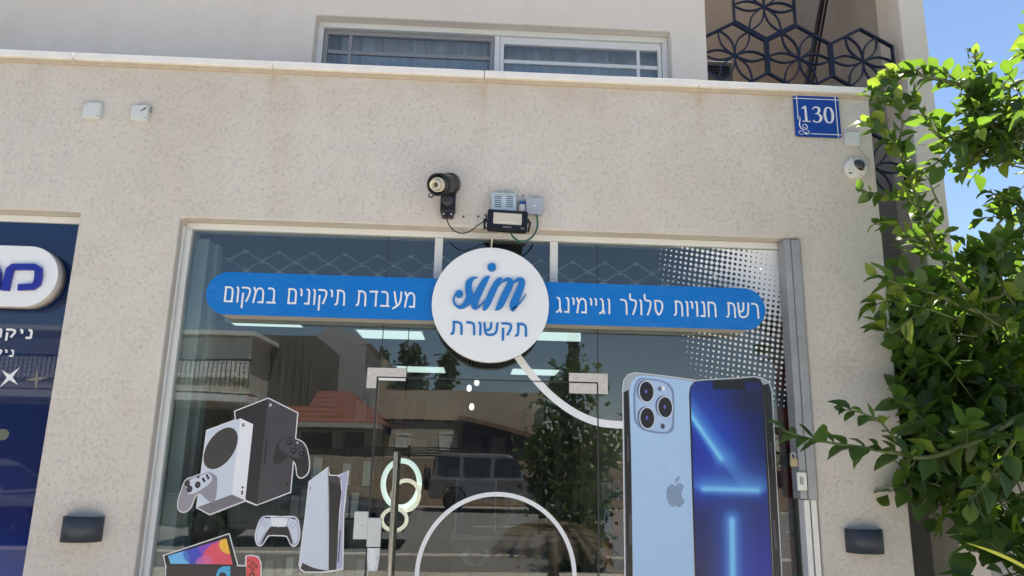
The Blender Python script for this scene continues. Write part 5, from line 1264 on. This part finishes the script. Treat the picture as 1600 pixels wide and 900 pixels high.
# balcony house
D = 24.0
t, a, b = house('balcony_house', 'cream house with a railed balcony and white shutters mirrored in the left pane', -120, 392, 512, D, M_hcream)
box_obj('roof_edge', M_white, t, a.x - 0.3, b.x + 0.3, a.y - 6, a.y + 0.35, a.z + 0.001, a.z + 0.16)
for (pa, pb) in ((-40, 8), (18, 62), (72, 116), (272, 318), (323, 361), (367, 388)): opening(t, pa, 530, pb, 588, D, M_white, 'shutter', 9)
q0, q1 = mir(-60, 594, D - 1.3), mir(392, 594, D - 1.3)
box_obj('balcony_slab', M_hcream, t, q0.x, q1.x, a.y + 0.01, a.y + 1.3, q0.z - 0.2, q0.z)
rl_ = box_obj('balcony_rail', M_black, t, q0.x, q1.x, a.y + 1.22, a.y + 1.27, q0.z + 0.92, q0.z + 0.98)
k = q0.x
while k < q1.x: MB().box(k, k + 0.025, a.y + 1.23, a.y + 1.26, q0.z + 0.001, q0.z + 0.919).build('baluster', M_black, rl_); k += 0.16
q2 = mir(392, 628, D - 1.6)
MB().prism([(q0.x, q2.z), (q1.x, q2.z), (q1.x, q2.z + 0.25), (q0.x, q2.z + 0.25)], a.y + 0.01, a.y + 1.6).build('awning', M_white, t)
box_obj('ground_floor_front', M_hdark, t, a.x + 0.5, b.x - 0.3, a.y + 0.012, a.y + 0.05, 0.0, q2.z - 0.2)
# clad side building
t, a, b = house('clad_building', 'brown corrugated building mirrored beside the balcony house', 393, 492, 524, 27, M_hdark)
k = a.x + 0.1
while k < b.x - 0.1: box_obj('cladding_rib', M_hdark, t, k, k + 0.14, a.y + 0.002, a.y + 0.06, 0.1, a.z - 0.05); k += 0.3
# grey gable house
t, a, b = house('gable_house', 'grey gabled house with one small white window mirrored below the blue bar', 486, 572, 538, 33, M_hgrey)
p = mir(520, 505, 33)
MB().prism([(a.x - 0.3, a.z), (b.x + 0.3, b.z), (p.x, p.z)], a.y - 6, a.y + 0.002).build('gable', M_hgrey, t)
opening(t, 500, 568, 517, 583, 33, M_white)
t, a, b = house('far_tan_house', 'far tan house mirrored left of the pines', 574, 604, 562, 44, M_htan)
opening(t, 582, 570, 590, 578, 44, M_dkpane)
# tile roofed house
t, a, b = house('tile_roof_house', 'house with a red tile hip roof mirrored between the consoles and the door', 432, 588, 660, 26, M_hcream)
r0, r1 = mir(460, 610, 28.5), mir(548, 612, 28.5)
v_ = [(a.x - .4, a.y + .5, a.z), (b.x + .4, a.y + .5, a.z), (b.x + .4, a.y - 6.5, a.z), (a.x - .4, a.y - 6.5, a.z), (r0.x, r0.y, r0.z), (r1.x, r1.y, r0.z)]
MB().add(v_, [(0, 1, 5, 4), (1, 2, 5), (2, 3, 4, 5), (3, 0, 4), (3, 2, 1, 0)]).build('tile_roof', M_tile, t)
zq = mir(500, 668, 25).z
MB().prism([(a.x - 0.3, zq), (b.x + 0.3, zq), (b.x + 0.3, zq + 0.16), (a.x - 0.3, zq + 0.16)], a.y + 0.01, a.y + 1.5).build('awning', mat('awning_grey', (0.4, 0.39, 0.36), 0.8), t)
opening(t, 470, 675, 520, 700, 26, M_dkpane); opening(t, 535, 675, 570, 700, 26, M_dkpane)
# beige bungalow
t, a, b = house('beige_bungalow', 'low beige house with two small windows mirrored in the door', 588, 728, 657, 28, M_hbeige, 3)
a2, b2 = mir(588, 608, 31.2), mir(850, 612, 31.2)
box_obj('upper_wall', M_htan, t, a2.x, b2.x, a2.y - 5, a2.y, 0, a2.z)
box_obj('eave', M_seal, t, a.x, b.x, a.y - 0.2, a.y + 0.1, a.z + 0.001, a.z + 0.08)
opening(t, 620, 679, 638, 698, 28, M_white, slats=5); opening(t, 690, 679, 714, 702, 28, M_white, slats=7)
p = mir(594, 668, 27.9); box_obj('street_number', mat('small_blue_plate', S(30, 80, 170), 0.4), t, p.x + 0.25, p.x + 0.45, p.y + 0.02, p.y + 0.05, p.z - 0.25, p.z)
a3, b3, c3_ = mir(724, 657, 27), mir(840, 690, 27), mir(735, 800, 27)
MB().prism([(a3.x, a3.z), (a3.x, 0), (b3.x + 2, 0), (b3.x + 2, b3.z - 0.4)], a3.y - 3, a3.y).build('lean_to', mat('lean_to_dark', (0.06, 0.06, 0.09), 0.7), t)
MB().prism([(a3.x - 0.2, a3.z + 0.02), (b3.x + 2, b3.z - 0.38), (b3.x + 2, b3.z - 0.2), (a3.x - 0.2, a3.z + 0.2)], a3.y - 3.2, a3.y + 0.3).build('lean_to_roof', mat('brown_sheet', (0.22, 0.13, 0.10), 0.7), t)
# boundary wall and fence across the street
zf1, zf0 = mir(760, 702, 24).z, mir(760, 718, 24).z
sw = thing('stone_boundary_wall', (0, GL - 24, 0), 'rough brown stone wall mirrored in the door behind the parked car', 'wall')
M_stw = mat('rough_stone', (0.32, 0.25, 0.18), 0.95, var=0.35, scale=5, bump=0.03, bscale=6)
box_obj('wall', M_stw, sw, -30, 30, GL - 24.4, GL - 24, 0, zf0, 0.02)
fn = thing('street_fence', (0, GL - 24.2, zf0), 'black horizontal rail fence mirrored above the stone wall', 'fence')
for k in range(4): box_obj('rail', M_seal, fn, -30, 30, GL - 24.22, GL - 24.17, zf0 + 0.06 + k * (zf1 - zf0) / 4, zf0 + 0.06 + k * (zf1 - zf0) / 4 + 0.055)
for k in range(-12, 13): box_obj('post', M_seal, fn, k * 2.4 - 0.05, k * 2.4 + 0.05, GL - 24.28, GL - 24.225, zf0 + 0.001, zf1 + 0.1)

# vehicles
def vehicle(nm, label, cat, x, y, ang, paint, boxy, group=None):
    t = thing(nm, (x, y, 0), label, cat, group); Mv = Matrix.Translation((x, y, 0)) @ Matrix.Rotation(ang, 4, 'Z')
    L, H, W = (4.3, 1.85, 1.8) if boxy else (4.5, 1.46, 1.76)
    hb = 1.05 if boxy else 0.86
    if boxy: low = [(-2.15, 0.42), (-2.15, 1.0), (-2.05, hb), (1.0, hb), (2.0, 0.98), (2.15, 0.85), (2.15, 0.42), (1.75, 0.42), (1.65, 0.75), (1.05, 0.75), (0.95, 0.42), (-0.95, 0.42), (-1.05, 0.75), (-1.65, 0.75), (-1.75, 0.42)]; up = [(-2.05, hb), (-1.98, 1.78), (-1.85, 1.84), (0.35, 1.84), (0.5, 1.78), (1.0, hb)]
    else: low = [(-2.25, 0.35), (-2.25, 0.8), (-2.1, hb + 0.06), (-1.5, hb + 0.08), (0.9, hb), (2.0, 0.72), (2.25, 0.58), (2.25, 0.3), (1.75, 0.3), (1.68, 0.62), (1.02, 0.62), (0.95, 0.3), (-0.95, 0.3), (-1.02, 0.62), (-1.68, 0.62), (-1.75, 0.3)]; up = [(-1.85, hb + 0.06), (-1.1, 1.38), (-0.7, 1.46), (0.0, 1.45), (0.3, 1.38), (1.05, hb)]
    MB().prism(low, -W / 2, W / 2, Mv).build('body', paint, t, 0.05, 3)
    k_ = len(up); vs = []
    for s in (-1, 1): vs += [Mv @ Vector((p[0] * (0.96 if p[1] > 1.2 else 1), s * (W / 2 - 0.03 - 0.16 * (p[1] - hb) / (H - hb)), p[1])) for p in up]
    fs = [tuple(range(k_)), tuple(range(2 * k_ - 1, k_ - 1, -1))] + [(i, k_ + i, k_ + i + 1, i + 1) for i in range(k_ - 1)]
    MB().add(vs, fs).build('cabin', paint, t, 0.04, 2)
    for s in (-1, 1):
        for (w0, w1) in (((0.08, 0.42), (0.46, 0.86)) if not boxy else ((0.05, 0.28), (0.32, 0.60), (0.64, 0.92))):
            xa, xb = up[0][0], up[-1][0]; xs_ = lambda f, h: (xa + (xb - xa) * f) * (1 - 0.25 * h * (0 if boxy else 1))
            z0_, z1_ = hb + 0.07, H - 0.13; sl = 0.03 + 0.16 * (z0_ - hb) / (H - hb); s2_ = 0.03 + 0.16 * (z1_ - hb) / (H - hb)
            vv = [Vector((xs_(w0, 0), s * (W / 2 - sl + 0.012), z0_)), Vector((xs_(w1, 0), s * (W / 2 - sl + 0.012), z0_)), Vector((xs_(w1, 1) - (0.10 if w1 > 0.8 else 0), s * (W / 2 - s2_ + 0.012), z1_)), Vector((xs_(w0, 1) + (0.12 if w0 < 0.1 and not boxy else 0), s * (W / 2 - s2_ + 0.012), z1_))]
            vv += [v - Vector((0, s * 0.02, 0)) for v in vv]
            MB().add([Mv @ v for v in vv], [(0, 1, 2, 3), (7, 6, 5, 4), (0, 4, 5, 1), (1, 5, 6, 2), (2, 6, 7, 3), (3, 7, 4, 0)]).build('side_window', M_dkpane, t)
    for i_, (pa, pb) in enumerate(((up[-1], up[-2]), (up[0], up[1]))):
        d_ = 1 if i_ == 0 else -1; vs = []
        for f in (0.12, 0.9):
            xx, zz = pa[0] + (pb[0] - pa[0]) * f + 0.015 * d_, pa[1] + (pb[1] - pa[1]) * f
            for s in (-1, 1): vs.append(Mv @ Vector((xx, s * (W / 2 - 0.15 - 0.14 * f), zz)))
        vs += [v - Mv.to_3x3() @ Vector((0.03 * d_, 0, 0.01)) for v in vs]
        MB().add(vs, [(0, 1, 3, 2), (4, 6, 7, 5), (0, 4, 5, 1), (2, 3, 7, 6), (0, 2, 6, 4), (1, 5, 7, 3)]).build('windscreen' if i_ == 0 else 'rear_window', M_dkpane, t)
    rw = 0.37 if boxy else 0.31
    for sx in (-1.35, 1.35):
        for s in (-1, 1):
            Mw = Mv @ Matrix.Translation((sx, s * (W / 2 - 0.10), rw)) @ Matrix.Rotation(R(-90 * s), 4, 'X')
            ty = MB().lathe([(rw * 0.62, -0.10), (rw * 0.95, -0.10), (rw, -0.06), (rw, 0.07), (rw * 0.95, 0.105), (rw * 0.64, 0.10)], Mw, 28).build('tyre', mat('rubber', (0.02, 0.02, 0.02), 0.8), t)
            MB().lathe([(rw * 0.63, 0.06), (rw * 0.63, 0.095), (rw * 0.55, 0.085), (rw * 0.15, 0.10), (0, 0.10)], Mw, 10, False).build('rim', M_steel2, ty)
    for s in (-1, 1):
        MB().box(L / 2 - 0.06 if not boxy else L / 2 - 0.03, L / 2 + 0.012, s * W * 0.36 - 0.16, s * W * 0.36 + 0.16, 0.60, 0.72, Mv).build('headlight', mat('lamp_glass', (0.6, 0.6, 0.58), 0.1), t, 0.02)
        MB().box(-L / 2 - 0.012, -L / 2 + 0.05, s * W * 0.40 - 0.12, s * W * 0.40 + 0.12, 0.66, 0.82, Mv).build('tail_light', mat('tail_red', (0.35, 0.01, 0.01), 0.15), t, 0.02)
    if boxy: MB().lathe([(0.0, 0), (0.36, 0), (0.36, 0.16), (0.30, 0.2), (0, 0.2)], Mv @ Matrix.Translation((-2.16, 0.1, 0.98)) @ Matrix.Rotation(R(-90), 4, 'Y'), 24).build('spare_wheel', MATS['rubber'], t)
M_car1 = mat('car_silver', (0.42, 0.43, 0.44), 0.2, 0.5, coat=0.8); M_car2 = mat('car_dark_grey', (0.10, 0.105, 0.115), 0.2, 0.4, coat=0.8); M_car3 = mat('car_white', (0.15, 0.152, 0.16), 0.2, 0.1, coat=0.8)
vehicle('parked_car', 'silver car mirrored in the dark blue panel at the left edge', 'car', -9.4, -11.0, R(2), M_car1, False, 'cars parked along the street')
vehicle('parked_car', 'dark grey car mirrored in the left pane behind the console stickers', 'car', -3.5, -11.2, R(-1), M_car2, False, 'cars parked along the street')
p = mir(775, 760, 21.3)
vehicle('off_road_car', 'pale off road car with a spare wheel mirrored in the door', 'car', p.x, p.y, R(0), M_car3, True, 'cars parked along the street')

# ------------------------------------------------------------------ vegetation
M_bark = mat('bark', (0.16, 0.12, 0.085), 0.9, var=0.3, scale=20, bump=0.004, bscale=40)
M_twig = mat('green_twig', (0.10, 0.13, 0.045), 0.7, var=0.2)
M_leaf = leaf_mat('lemon_leaf', (0.022, 0.056, 0.016), (0.047, 0.096, 0.022), (0.29, 0.52, 0.04), 0.37)
M_leafy = leaf_mat('young_leaf', (0.10, 0.18, 0.025), (0.19, 0.26, 0.035), (0.42, 0.58, 0.05), 0.42)
M_pine = leaf_mat('pine_needles', (0.03, 0.06, 0.022), (0.05, 0.085, 0.03), (0.06, 0.1, 0.02), 0.15, 0.6)
M_broad = leaf_mat('street_tree_leaf', (0.035, 0.075, 0.02), (0.07, 0.12, 0.03), (0.18, 0.30, 0.03), 0.3)
def leaf_shape(wd=0.46, fold=0.10, droop=0.12, wav=0.02, tri=6, seed=0):
    rr_ = random.Random(seed); ts = [0, 0.06, 0.2, 0.42, 0.66, 0.86, 1.0]; ws = [0.0, 0.12, 0.62, 1.0, 0.86, 0.42, 0.0]
    vs = []; fs = []
    for i, (t, w_) in enumerate(zip(ts, ws)):
        z = -droop * t * t + rr_.uniform(-wav, wav); h = w_ * wd / 2
        if w_ == 0: vs.append([(t, 0, z)])
        else: vs.append([(t, -h, z + fold * w_ + rr_.uniform(-wav, wav)), (t, 0, z), (t, h, z + fold * w_ + rr_.uniform(-wav, wav))])
    idx = []; flatv = []
    for row in vs: idx.append([len(flatv) + j for j in range(len(row))]); flatv += row
    for i in range(len(idx) - 1):
        a, b = idx[i], idx[i + 1]
        if len(a) == 1: fs += [(a[0], b[1], b[0]), (a[0], b[2], b[1])]
        elif len(b) == 1: fs += [(a[0], a[1], b[0]), (a[1], a[2], b[0])]
        else: fs += [(a[0], a[1], b[1], b[0]), (a[1], a[2], b[2], b[1])]
    return np.array(flatv), fs
SHAPES = [leaf_shape(0.54 + 0.04 * (i % 3), 0.04 + 0.06 * (i % 4), 0.02 + 0.13 * (i % 5), 0.028, seed=i) for i in range(8)]
def frame(d, up):
    d = d.normalized(); s = up.cross(d)
    if s.length < 1e-3: s = Vector((1, 0, 0)).cross(d)
    s.normalize(); return Matrix((d, s, d.cross(s))).transposed()
def rv(): return Vector(RNG.normal(size=3).tolist())

class Tree:
    """leaves collected as (position, rotation, size, shape, young)"""
    def __init__(s): s.L = []
    def twig(s, pts, n, size, young=0.0, spread=0.8, side=None):
        pts = [Vector(p) for p in pts]; sp = smooth_path([tuple(p) for p in pts], 6); m = len(sp)
        for k in range(n):
            f = (k + 0.6) / n; i = min(m - 2, int(f * (m - 1))); p = Vector(sp[i]).lerp(Vector(sp[i + 1]), f * (m - 1) - i)
            tg_ = (Vector(sp[i + 1]) - Vector(sp[i])).normalized()
            a = k * 2.4 + RNG.uniform(-.5, .5); u = tg_.cross(Vector((0, 0, 1)))
            if u.length < .1: u = Vector((1, 0, 0))
            u.normalize(); v = u.cross(tg_)
            d = tg_ * (0.55 + 0.5 * (k / n)) + (u * math.cos(a) + v * math.sin(a)) * spread + Vector((0, 0, 0.12)) + rv() * 0.18
            up_ = Vector((0, 0, 1)) + rv() * 0.45
            s.L.append((p, frame(d, up_), size * 1.16 * RNG.uniform(0.55, 1.25) * (0.75 if f > 0.85 else 1), int(RNG.integers(8)), RNG.random() < (young * 0.6 * (0.3 + f))))

lt = Tree(); limbs = []
def BP(px, py, y): return at(px, py, y)
base = Vector((at(1680, 700, -0.35).x, -0.35, 0.0))
lemon = thing('lemon_tree', tuple(base), 'leafy green lemon tree at the right corner of the building', 'tree')
fork = base + Vector((-0.02, 0.02, 1.05))
MB().tube([base, base + Vector((0.01, 0.0, 0.5)), fork], [0.075, 0.062, 0.055], 12).build('trunk', M_bark, lemon)
def branch(pts, r0, r1, m=None):
    q = smooth_path([tuple(p) for p in pts], 6); n = len(q)
    MB().tube(q, [r0 + (r1 - r0) * i / (n - 1) for i in range(n)], 7).build('branch', m or M_twig, lemon); return q
# main limbs: leave the fork and end in the visible shoots
BR = [  # pixel path with depth, twig leaves, leaf size, young share
 ([(1640, 640, -.35), (1520, 690, -.42), (1450, 715, -.45), (1400, 708, -.48), (1340, 698, -.50), (1275, 688, -.52), (1222, 672, -.53)], 24, .105, .05),
 ([(1400, 690, -.48), (1378, 662, -.5), (1345, 645, -.52), (1318, 640, -.52)], 9, .075, .25),
 ([(1640, 420, -.3), (1540, 470, -.4), (1470, 400, -.45), (1440, 330, -.5), (1415, 260, -.5), (1385, 200, -.5), (1362, 150, -.5)], 30, .088, .45),
 ([(1430, 300, -.5), (1415, 250, -.52), (1400, 225, -.53), (1372, 205, -.54), (1352, 190, -.55)], 12, .08, .5),
 ([(1400, 235, -.5), (1410, 195, -.52), (1400, 165, -.53), (1388, 150, -.54)], 9, .08, .45),
 ([(1470, 400, -.45), (1430, 375, -.5), (1400, 355, -.53), (1365, 350, -.54)], 12, .08, .4),
 ([(1500, 205, -.4), (1480, 240, -.45), (1450, 262, -.48), (1415, 270, -.5)], 12, .085, .4),
 ([(1500, 132, -.4), (1470, 110, -.43), (1430, 108, -.46), (1392, 128, -.48), (1362, 142, -.5)], 14, .085, .4),
 ([(1460, 460, -.5), (1420, 500, -.5), (1390, 520, -.5), (1372, 500, -.52)], 12, .09, .4),
 ([(1450, 345, -.5), (1420, 312, -.52), (1385, 305, -.53), (1345, 298, -.54)], 14, .075, .7),
 ([(1620, 150, -.2), (1560, 140, -.3), (1500, 132, -.4), (1440, 118, -.45), (1400, 112, -.48), (1378, 122, -.5)], 26, .085, .35),
 ([(1545, 160, -.3), (1535, 125, -.32), (1525, 98, -.34), (1522, 80, -.34)], 9, .085, .35),
 ([(1620, 210, -.3), (1560, 195, -.3), (1500, 205, -.4), (1470, 215, -.45), (1440, 175, -.5), (1425, 150, -.5)], 22, .085, .4),
 ([(1640, 500, -.3), (1540, 490, -.4), (1460, 460, -.5), (1410, 445, -.55), (1370, 432, -.57)], 20, .095, .3),
 ([(1500, 500, -.4), (1440, 480, -.5), (1390, 470, -.55), (1358, 482, -.57)], 14, .09, .65),
 ([(1640, 600, -.4), (1590, 680, -.55), (1550, 740, -.6), (1510, 790, -.62)], 16, .11, .45),
 ([(1640, 300, -.2), (1600, 250, -.2), (1560, 220, -.22), (1520, 240, -.25)], 18, .095, .35),
 ([(1650, 420, -.3), (1600, 330, -.3), (1570, 310, -.32), (1545, 300, -.33)], 12, .075, .7),
 ([(1640, 620, -.25), (1540, 600, -.2), (1470, 590, -.15), (1420, 600, -.12)], 18, .10, .05),
 ([(1640, 700, -.2), (1540, 700, -.15), (1480, 735, -.12), (1440, 790, -.1)], 16, .10, 0),
]
for pts, n, size, yg in BR:
    w3 = [BP(*p) for p in pts]
    big = len(pts) > 4 or pts[0][0] > 1600
    if pts[0][0] > 1600:
        q = branch([fork, fork.lerp(w3[0], 0.55) + Vector((0.06, 0, 0.06))] + w3, 0.022, 0.0026)
    else: q = branch(w3, 0.006, 0.0022)
    vis = [p for p, o in zip(w3, pts) if o[0] <= 1600] if pts[0][0] > 1600 else w3
    lt.twig(w3, int(n * 1.65), size, yg)
# short side shoots filling the crown's volume
def fill(n, x0, x1, y0, y1, d0, d1, size, yg, ln=0.22, nl=8, dirv=(-0.6, -0.25, 0.45)):
    for _ in range(n):
        p = BP(RNG.uniform(x0, x1), RNG.uniform(y0, y1), RNG.uniform(d0, d1))
        d = (Vector(dirv) + rv() * 0.5).normalized() * ln * RNG.uniform(0.6, 1.2)
        e_ = p + d; mid_ = p.lerp(e_, 0.5) + Vector((0, 0, 0.02))
        MB_TW.tube([p - d * 0.5, p, mid_, e_], [0.005, 0.004, 0.003, 0.0015], 5, False)
        lt.twig([p, mid_, e_], nl, size, yg)
MB_TW = MB()
fill(60, 1450, 1620, 480, 700, -.35, .25, .105, .06)
fill(90, 1415, 1620, 530, 720, -.2, .5, .105, .03)
fill(80, 1430, 1680, 470, 780, .15, .7, .12, .0)
fill(46, 1405, 1580, 490, 640, 0.1, .55, .10, .0)
fill(32, 1515, 1625, 175, 258, -.45, -.05, .09, .30)
fill(9, 1510, 1600, 150, 190, -.4, -.1, .085, .3)
fill(30, 1485, 1625, 400, 500, -.45, .0, .095, .22)
fill(9, 1575, 1640, 300, 400, -.4, -.1, .085, .3)
fill(5, 1425, 1470, 290, 400, -.5, -.2, .085, .35, 0.16, 6)
fill(18, 1430, 1500, 690, 770, -.1, .3, .105, .0, dirv=(-0.3, -0.2, -0.5))
fill(30, 1510, 1640, 690, 800, -.45, .1, .11, .10)
fill(20, 1560, 1700, 850, 930, -.7, -.2, .13, .0, 0.22, 6, (-0.35, -0.2, 0.15))
fill(14, 1520, 1640, 780, 880, .1, .6, .12, .0)
fill(120, 1650, 1980, -150, 800, -.8, .9, .115, .2, 0.26, 9)       # the part of the crown outside the picture
fill(12, 1640, 1720, -120, 120, -.5, .2, .10, .3, 0.25)
tw = MB_TW.build('twigs', M_twig, lemon); tw['kind'] = 'stuff'
# the leaves that show largest become single leaves, the others one foliage mesh
inv = m3.transposed()
def proj(p):
    q = inv @ (p - CAM)
    return (800 + FPX * q.x / -q.z, 450 - FPX * q.y / -q.z) if q.z < 0 else (-1, -1)
AV, AF, OWN = [], [], []
for li, (p, rot, sz, sh_, yg) in enumerate(lt.L):
    V_, F_ = SHAPES[sh_]; W_ = (np.array(rot) @ (V_ * sz).T).T + np.array(p); o = len(AV); AV += W_.tolist()
    for f in F_: AF.append(tuple(i + o for i in f)); OWN.append(li)
bv = BVHTree.FromPolygons([Vector(v) for v in AV], AF)
score = []
for li, (p, rot, sz, sh_, yg) in enumerate(lt.L):
    V_, F_ = SHAPES[sh_]; s_ = 0
    for u in (0.2, 0.35, 0.5, 0.65, 0.8):
        for vv in (-0.12, 0.1):
            wpt = p + rot @ Vector((u * sz, vv * sz, -0.04 * sz)); d = (wpt - CAM); ln = d.length; d.normalize()
            x_, y_ = proj(wpt)
            if not (0 < x_ < 1600 and 0 < y_ < 900): continue
            hit = bv.ray_cast(CAM, d, ln + 0.05)
            if hit[2] is None or OWN[hit[2]] == li: s_ += abs(d.dot(rot.col[2])) + 0.15
    score.append(s_ * sz * sz)
order = sorted(range(len(score)), key=lambda i: -score[i]); solo = set(order[:295])
leafme = {}
rest = [[], []]
for li, (p, rot, sz, sh_, yg) in enumerate(lt.L):
    if li in solo:
        k = (sh_, bool(yg))
        if k not in leafme:
            V_, F_ = SHAPES[sh_]; me = bpy.data.meshes.new('leaf'); me.from_pydata(V_.tolist(), [], F_); me.materials.append(M_leafy if yg else M_leaf)
            me.polygons.foreach_set('use_smooth', [True] * len(F_)); leafme[k] = me
        o = bpy.data.objects.new('leaf', leafme[k]); COL.objects.link(o); o.parent = lemon
        o.matrix_local = Matrix.Translation(p - base) @ rot.to_4x4() @ Matrix.Scale(sz, 4)
    else: rest[1 if yg else 0].append(li)
for yg_, ids in enumerate(rest):
    b = MB()
    for li in ids:
        p, rot, sz, sh_, _ = lt.L[li]; V_, F_ = SHAPES[sh_]
        b.add(((np.array(rot) @ (V_ * sz).T).T + np.array(p)).tolist(), F_, True)
    if b.v: b.build('foliage', M_leafy if yg_ else M_leaf, lemon, kind='stuff')
# green fruit
for (px, py, y_, r_) in ((1507, 131, -.42, .026),):
    p = BP(px, py, y_); MB().lathe([(0.0, -1.15 * r_)] + [(r_ * math.sin(t), -r_ * 1.08 * math.cos(t)) for t in [math.pi * k / 10 for k in range(1, 10)]] + [(0.0, 1.2 * r_)], Matrix.Translation(p) @ Matrix.Rotation(R(20), 4, 'Y'), 16).build('fruit', mat('green_fruit', (0.10, 0.17, 0.035), 0.4, bump=0.0006, bscale=200), lemon)
# long yellow blade at the lower right
bl = MB(); p0_, p1_ = BP(1510, 848, -.75), BP(1660, 922, -.85); vs = []
for k in range(13):
    t = k / 12; p = p0_.lerp(p1_, t) + Vector((0, 0, 0.02 * math.sin(math.pi * t))); w_ = 0.0075 * (0.15 + 0.85 * min(1, t * 3))
    vs += [p + Vector((0, 0, w_)), p + Vector((0, -0.004, 0)), p - Vector((0, 0, w_))]
bl.add(vs, [f for k in range(12) for f in ((3 * k, 3 * k + 3, 3 * k + 4, 3 * k + 1), (3 * k + 1, 3 * k + 4, 3 * k + 5, 3 * k + 2))], True)
yb = thing('blade_plant', (p1_.x, p1_.y, 0), 'single long yellow green blade of a plant below the lemon tree', 'plant')
bl.build('blade', mat('yellow_blade', (0.50, 0.52, 0.05), 0.5), yb)
MB().tube([(p1_.x, p1_.y, 0), (p1_.x + 0.05, p1_.y, p1_.z * 0.5), p1_], [0.012, 0.010, 0.006], 7).build('stalk', M_twig, yb)

# trees across the street
def far_tree(nm, label, px, ptop, pbot, depth, rpx, kind, n, m, lsize, group=None):
    top, b0 = mir(px, ptop, depth), mir(px, pbot, depth); x, y = b0.x, b0.y
    rad_ = rpx / FPX * (depth + 3.9); t = thing(nm, (x, y, 0), label, 'tree', group)
    MB().tube([(x, y, 0), (x + 0.1, y, top.z * 0.5), (x, y, top.z * 0.92)], [0.05 * rad_ + 0.08, 0.06, 0.02], 8).build('trunk', M_bark, t)
    b = MB(); h = top.z - b0.z
    cl = []
    for _ in range(36):
        f = RNG.random()
        if kind == 'cone': r_ = rad_ * (1 - f) ** 0.8
        elif kind == 'pine': r_ = rad_ * (0.25 + 0.75 * (1 - f)) * (0.6 + 0.4 * abs(math.sin(f * 16)))
        else: r_ = rad_ * math.sqrt(max(0.05, 1 - (2 * f - 1) ** 2))
        a = RNG.uniform(0, 6.283); q = r_ * math.sqrt(RNG.random()); cl.append((x + q * math.cos(a), y + q * math.sin(a), b0.z + f * h))
    for _ in range(n):
        c = cl[int(RNG.integers(len(cl)))]; s_ = rad_ * (0.16 if kind == 'cone' else 0.24)
        p = Vector(c) + rv() * s_; V_, F_ = SHAPES[int(RNG.integers(8))]; rot = frame(rv(), rv())
        b.add(((np.array(rot) @ (V_ * lsize * RNG.uniform(.6, 1.2)).T).T + np.array(p)).tolist(), F_)
    b.build('crown', m, t, kind='stuff')
G = 'trees mirrored from across the street'
far_tree('pine_tree', 'small pine mirrored left of the glass joint', 592, 548, 600, 46, 10, 'pine', 350, M_pine, .5, G)
far_tree('pine_tree', 'widest pine mirrored between the glass joint and the round sign', 640, 545, 610, 46, 26, 'pine', 700, M_pine, .55, G)
far_tree('pine_tree', 'pine mirrored just below the round sign', 697, 556, 610, 46, 16, 'pine', 450, M_pine, .5, G)
far_tree('cypress_tree', 'dark pointed cypress mirrored right of the round sign', 896, 528, 600, 42, 9, 'cone', 500, M_pine, .4, G)
far_tree('broadleaf_tree', 'dense dark street tree mirrored in the right half of the door', 893, 592, 800, 9.5, 66, 'round', 3000, M_broad, .15, G)
far_tree('broadleaf_tree', 'low dark shrub mirrored along the right edge of the door', 905, 740, 905, 8, 45, 'round', 900, M_broad, .15, G)
# small palm on the pavement
pp = mir(862, 905, 5.2); pt = thing('palm_shrub', (pp.x, pp.y, 0), 'small yellow green palm mirrored low in the door', 'palm')
MB().tube([(pp.x, pp.y, 0), (pp.x + .02, pp.y, 0.4), (pp.x, pp.y, 0.78)], [0.08, 0.07, 0.05], 10).build('trunk', M_bark, pt)
for k in range(11):
    a = k * 2 * math.pi / 11 + 0.3; fr_ = MB(); ln = RNG.uniform(.6, .8); pts = []
    for j in range(9):
        f = j / 8; pts.append(Vector((pp.x + ln * f * math.cos(a), pp.y + ln * f * math.sin(a), 0.78 + 0.55 * f - 0.75 * f * f)))
    fr_.tube(pts, [0.010 - 0.001 * j for j in range(9)], 5)
    for j in range(2, 34):
        f = j / 34 * 8; i = min(7, int(f)); p = pts[i].lerp(pts[i + 1], f - i); tg_ = (pts[i + 1] - pts[i]).normalized(); sd_ = tg_.cross(Vector((0, 0, 1))).normalized()
        for s in (-1, 1):
            tip = p + (sd_ * s * 0.8 + tg_ * 0.6 + Vector((0, 0, 0.1))) * 0.22; fr_.add([p, p.lerp(tip, .5) + tg_ * 0.012, tip, p.lerp(tip, .5) - tg_ * 0.012], [(0, 1, 2, 3)])
    fr_.build('frond', leaf_mat('palm_leaf', (0.10, 0.13, 0.03), (0.20, 0.22, 0.05), (0.35, 0.42, 0.05), 0.35) if 'palm_m' not in globals() else palm_m, pt)
    if 'palm_m' not in globals(): palm_m = pt.children[-1].data.materials[0]
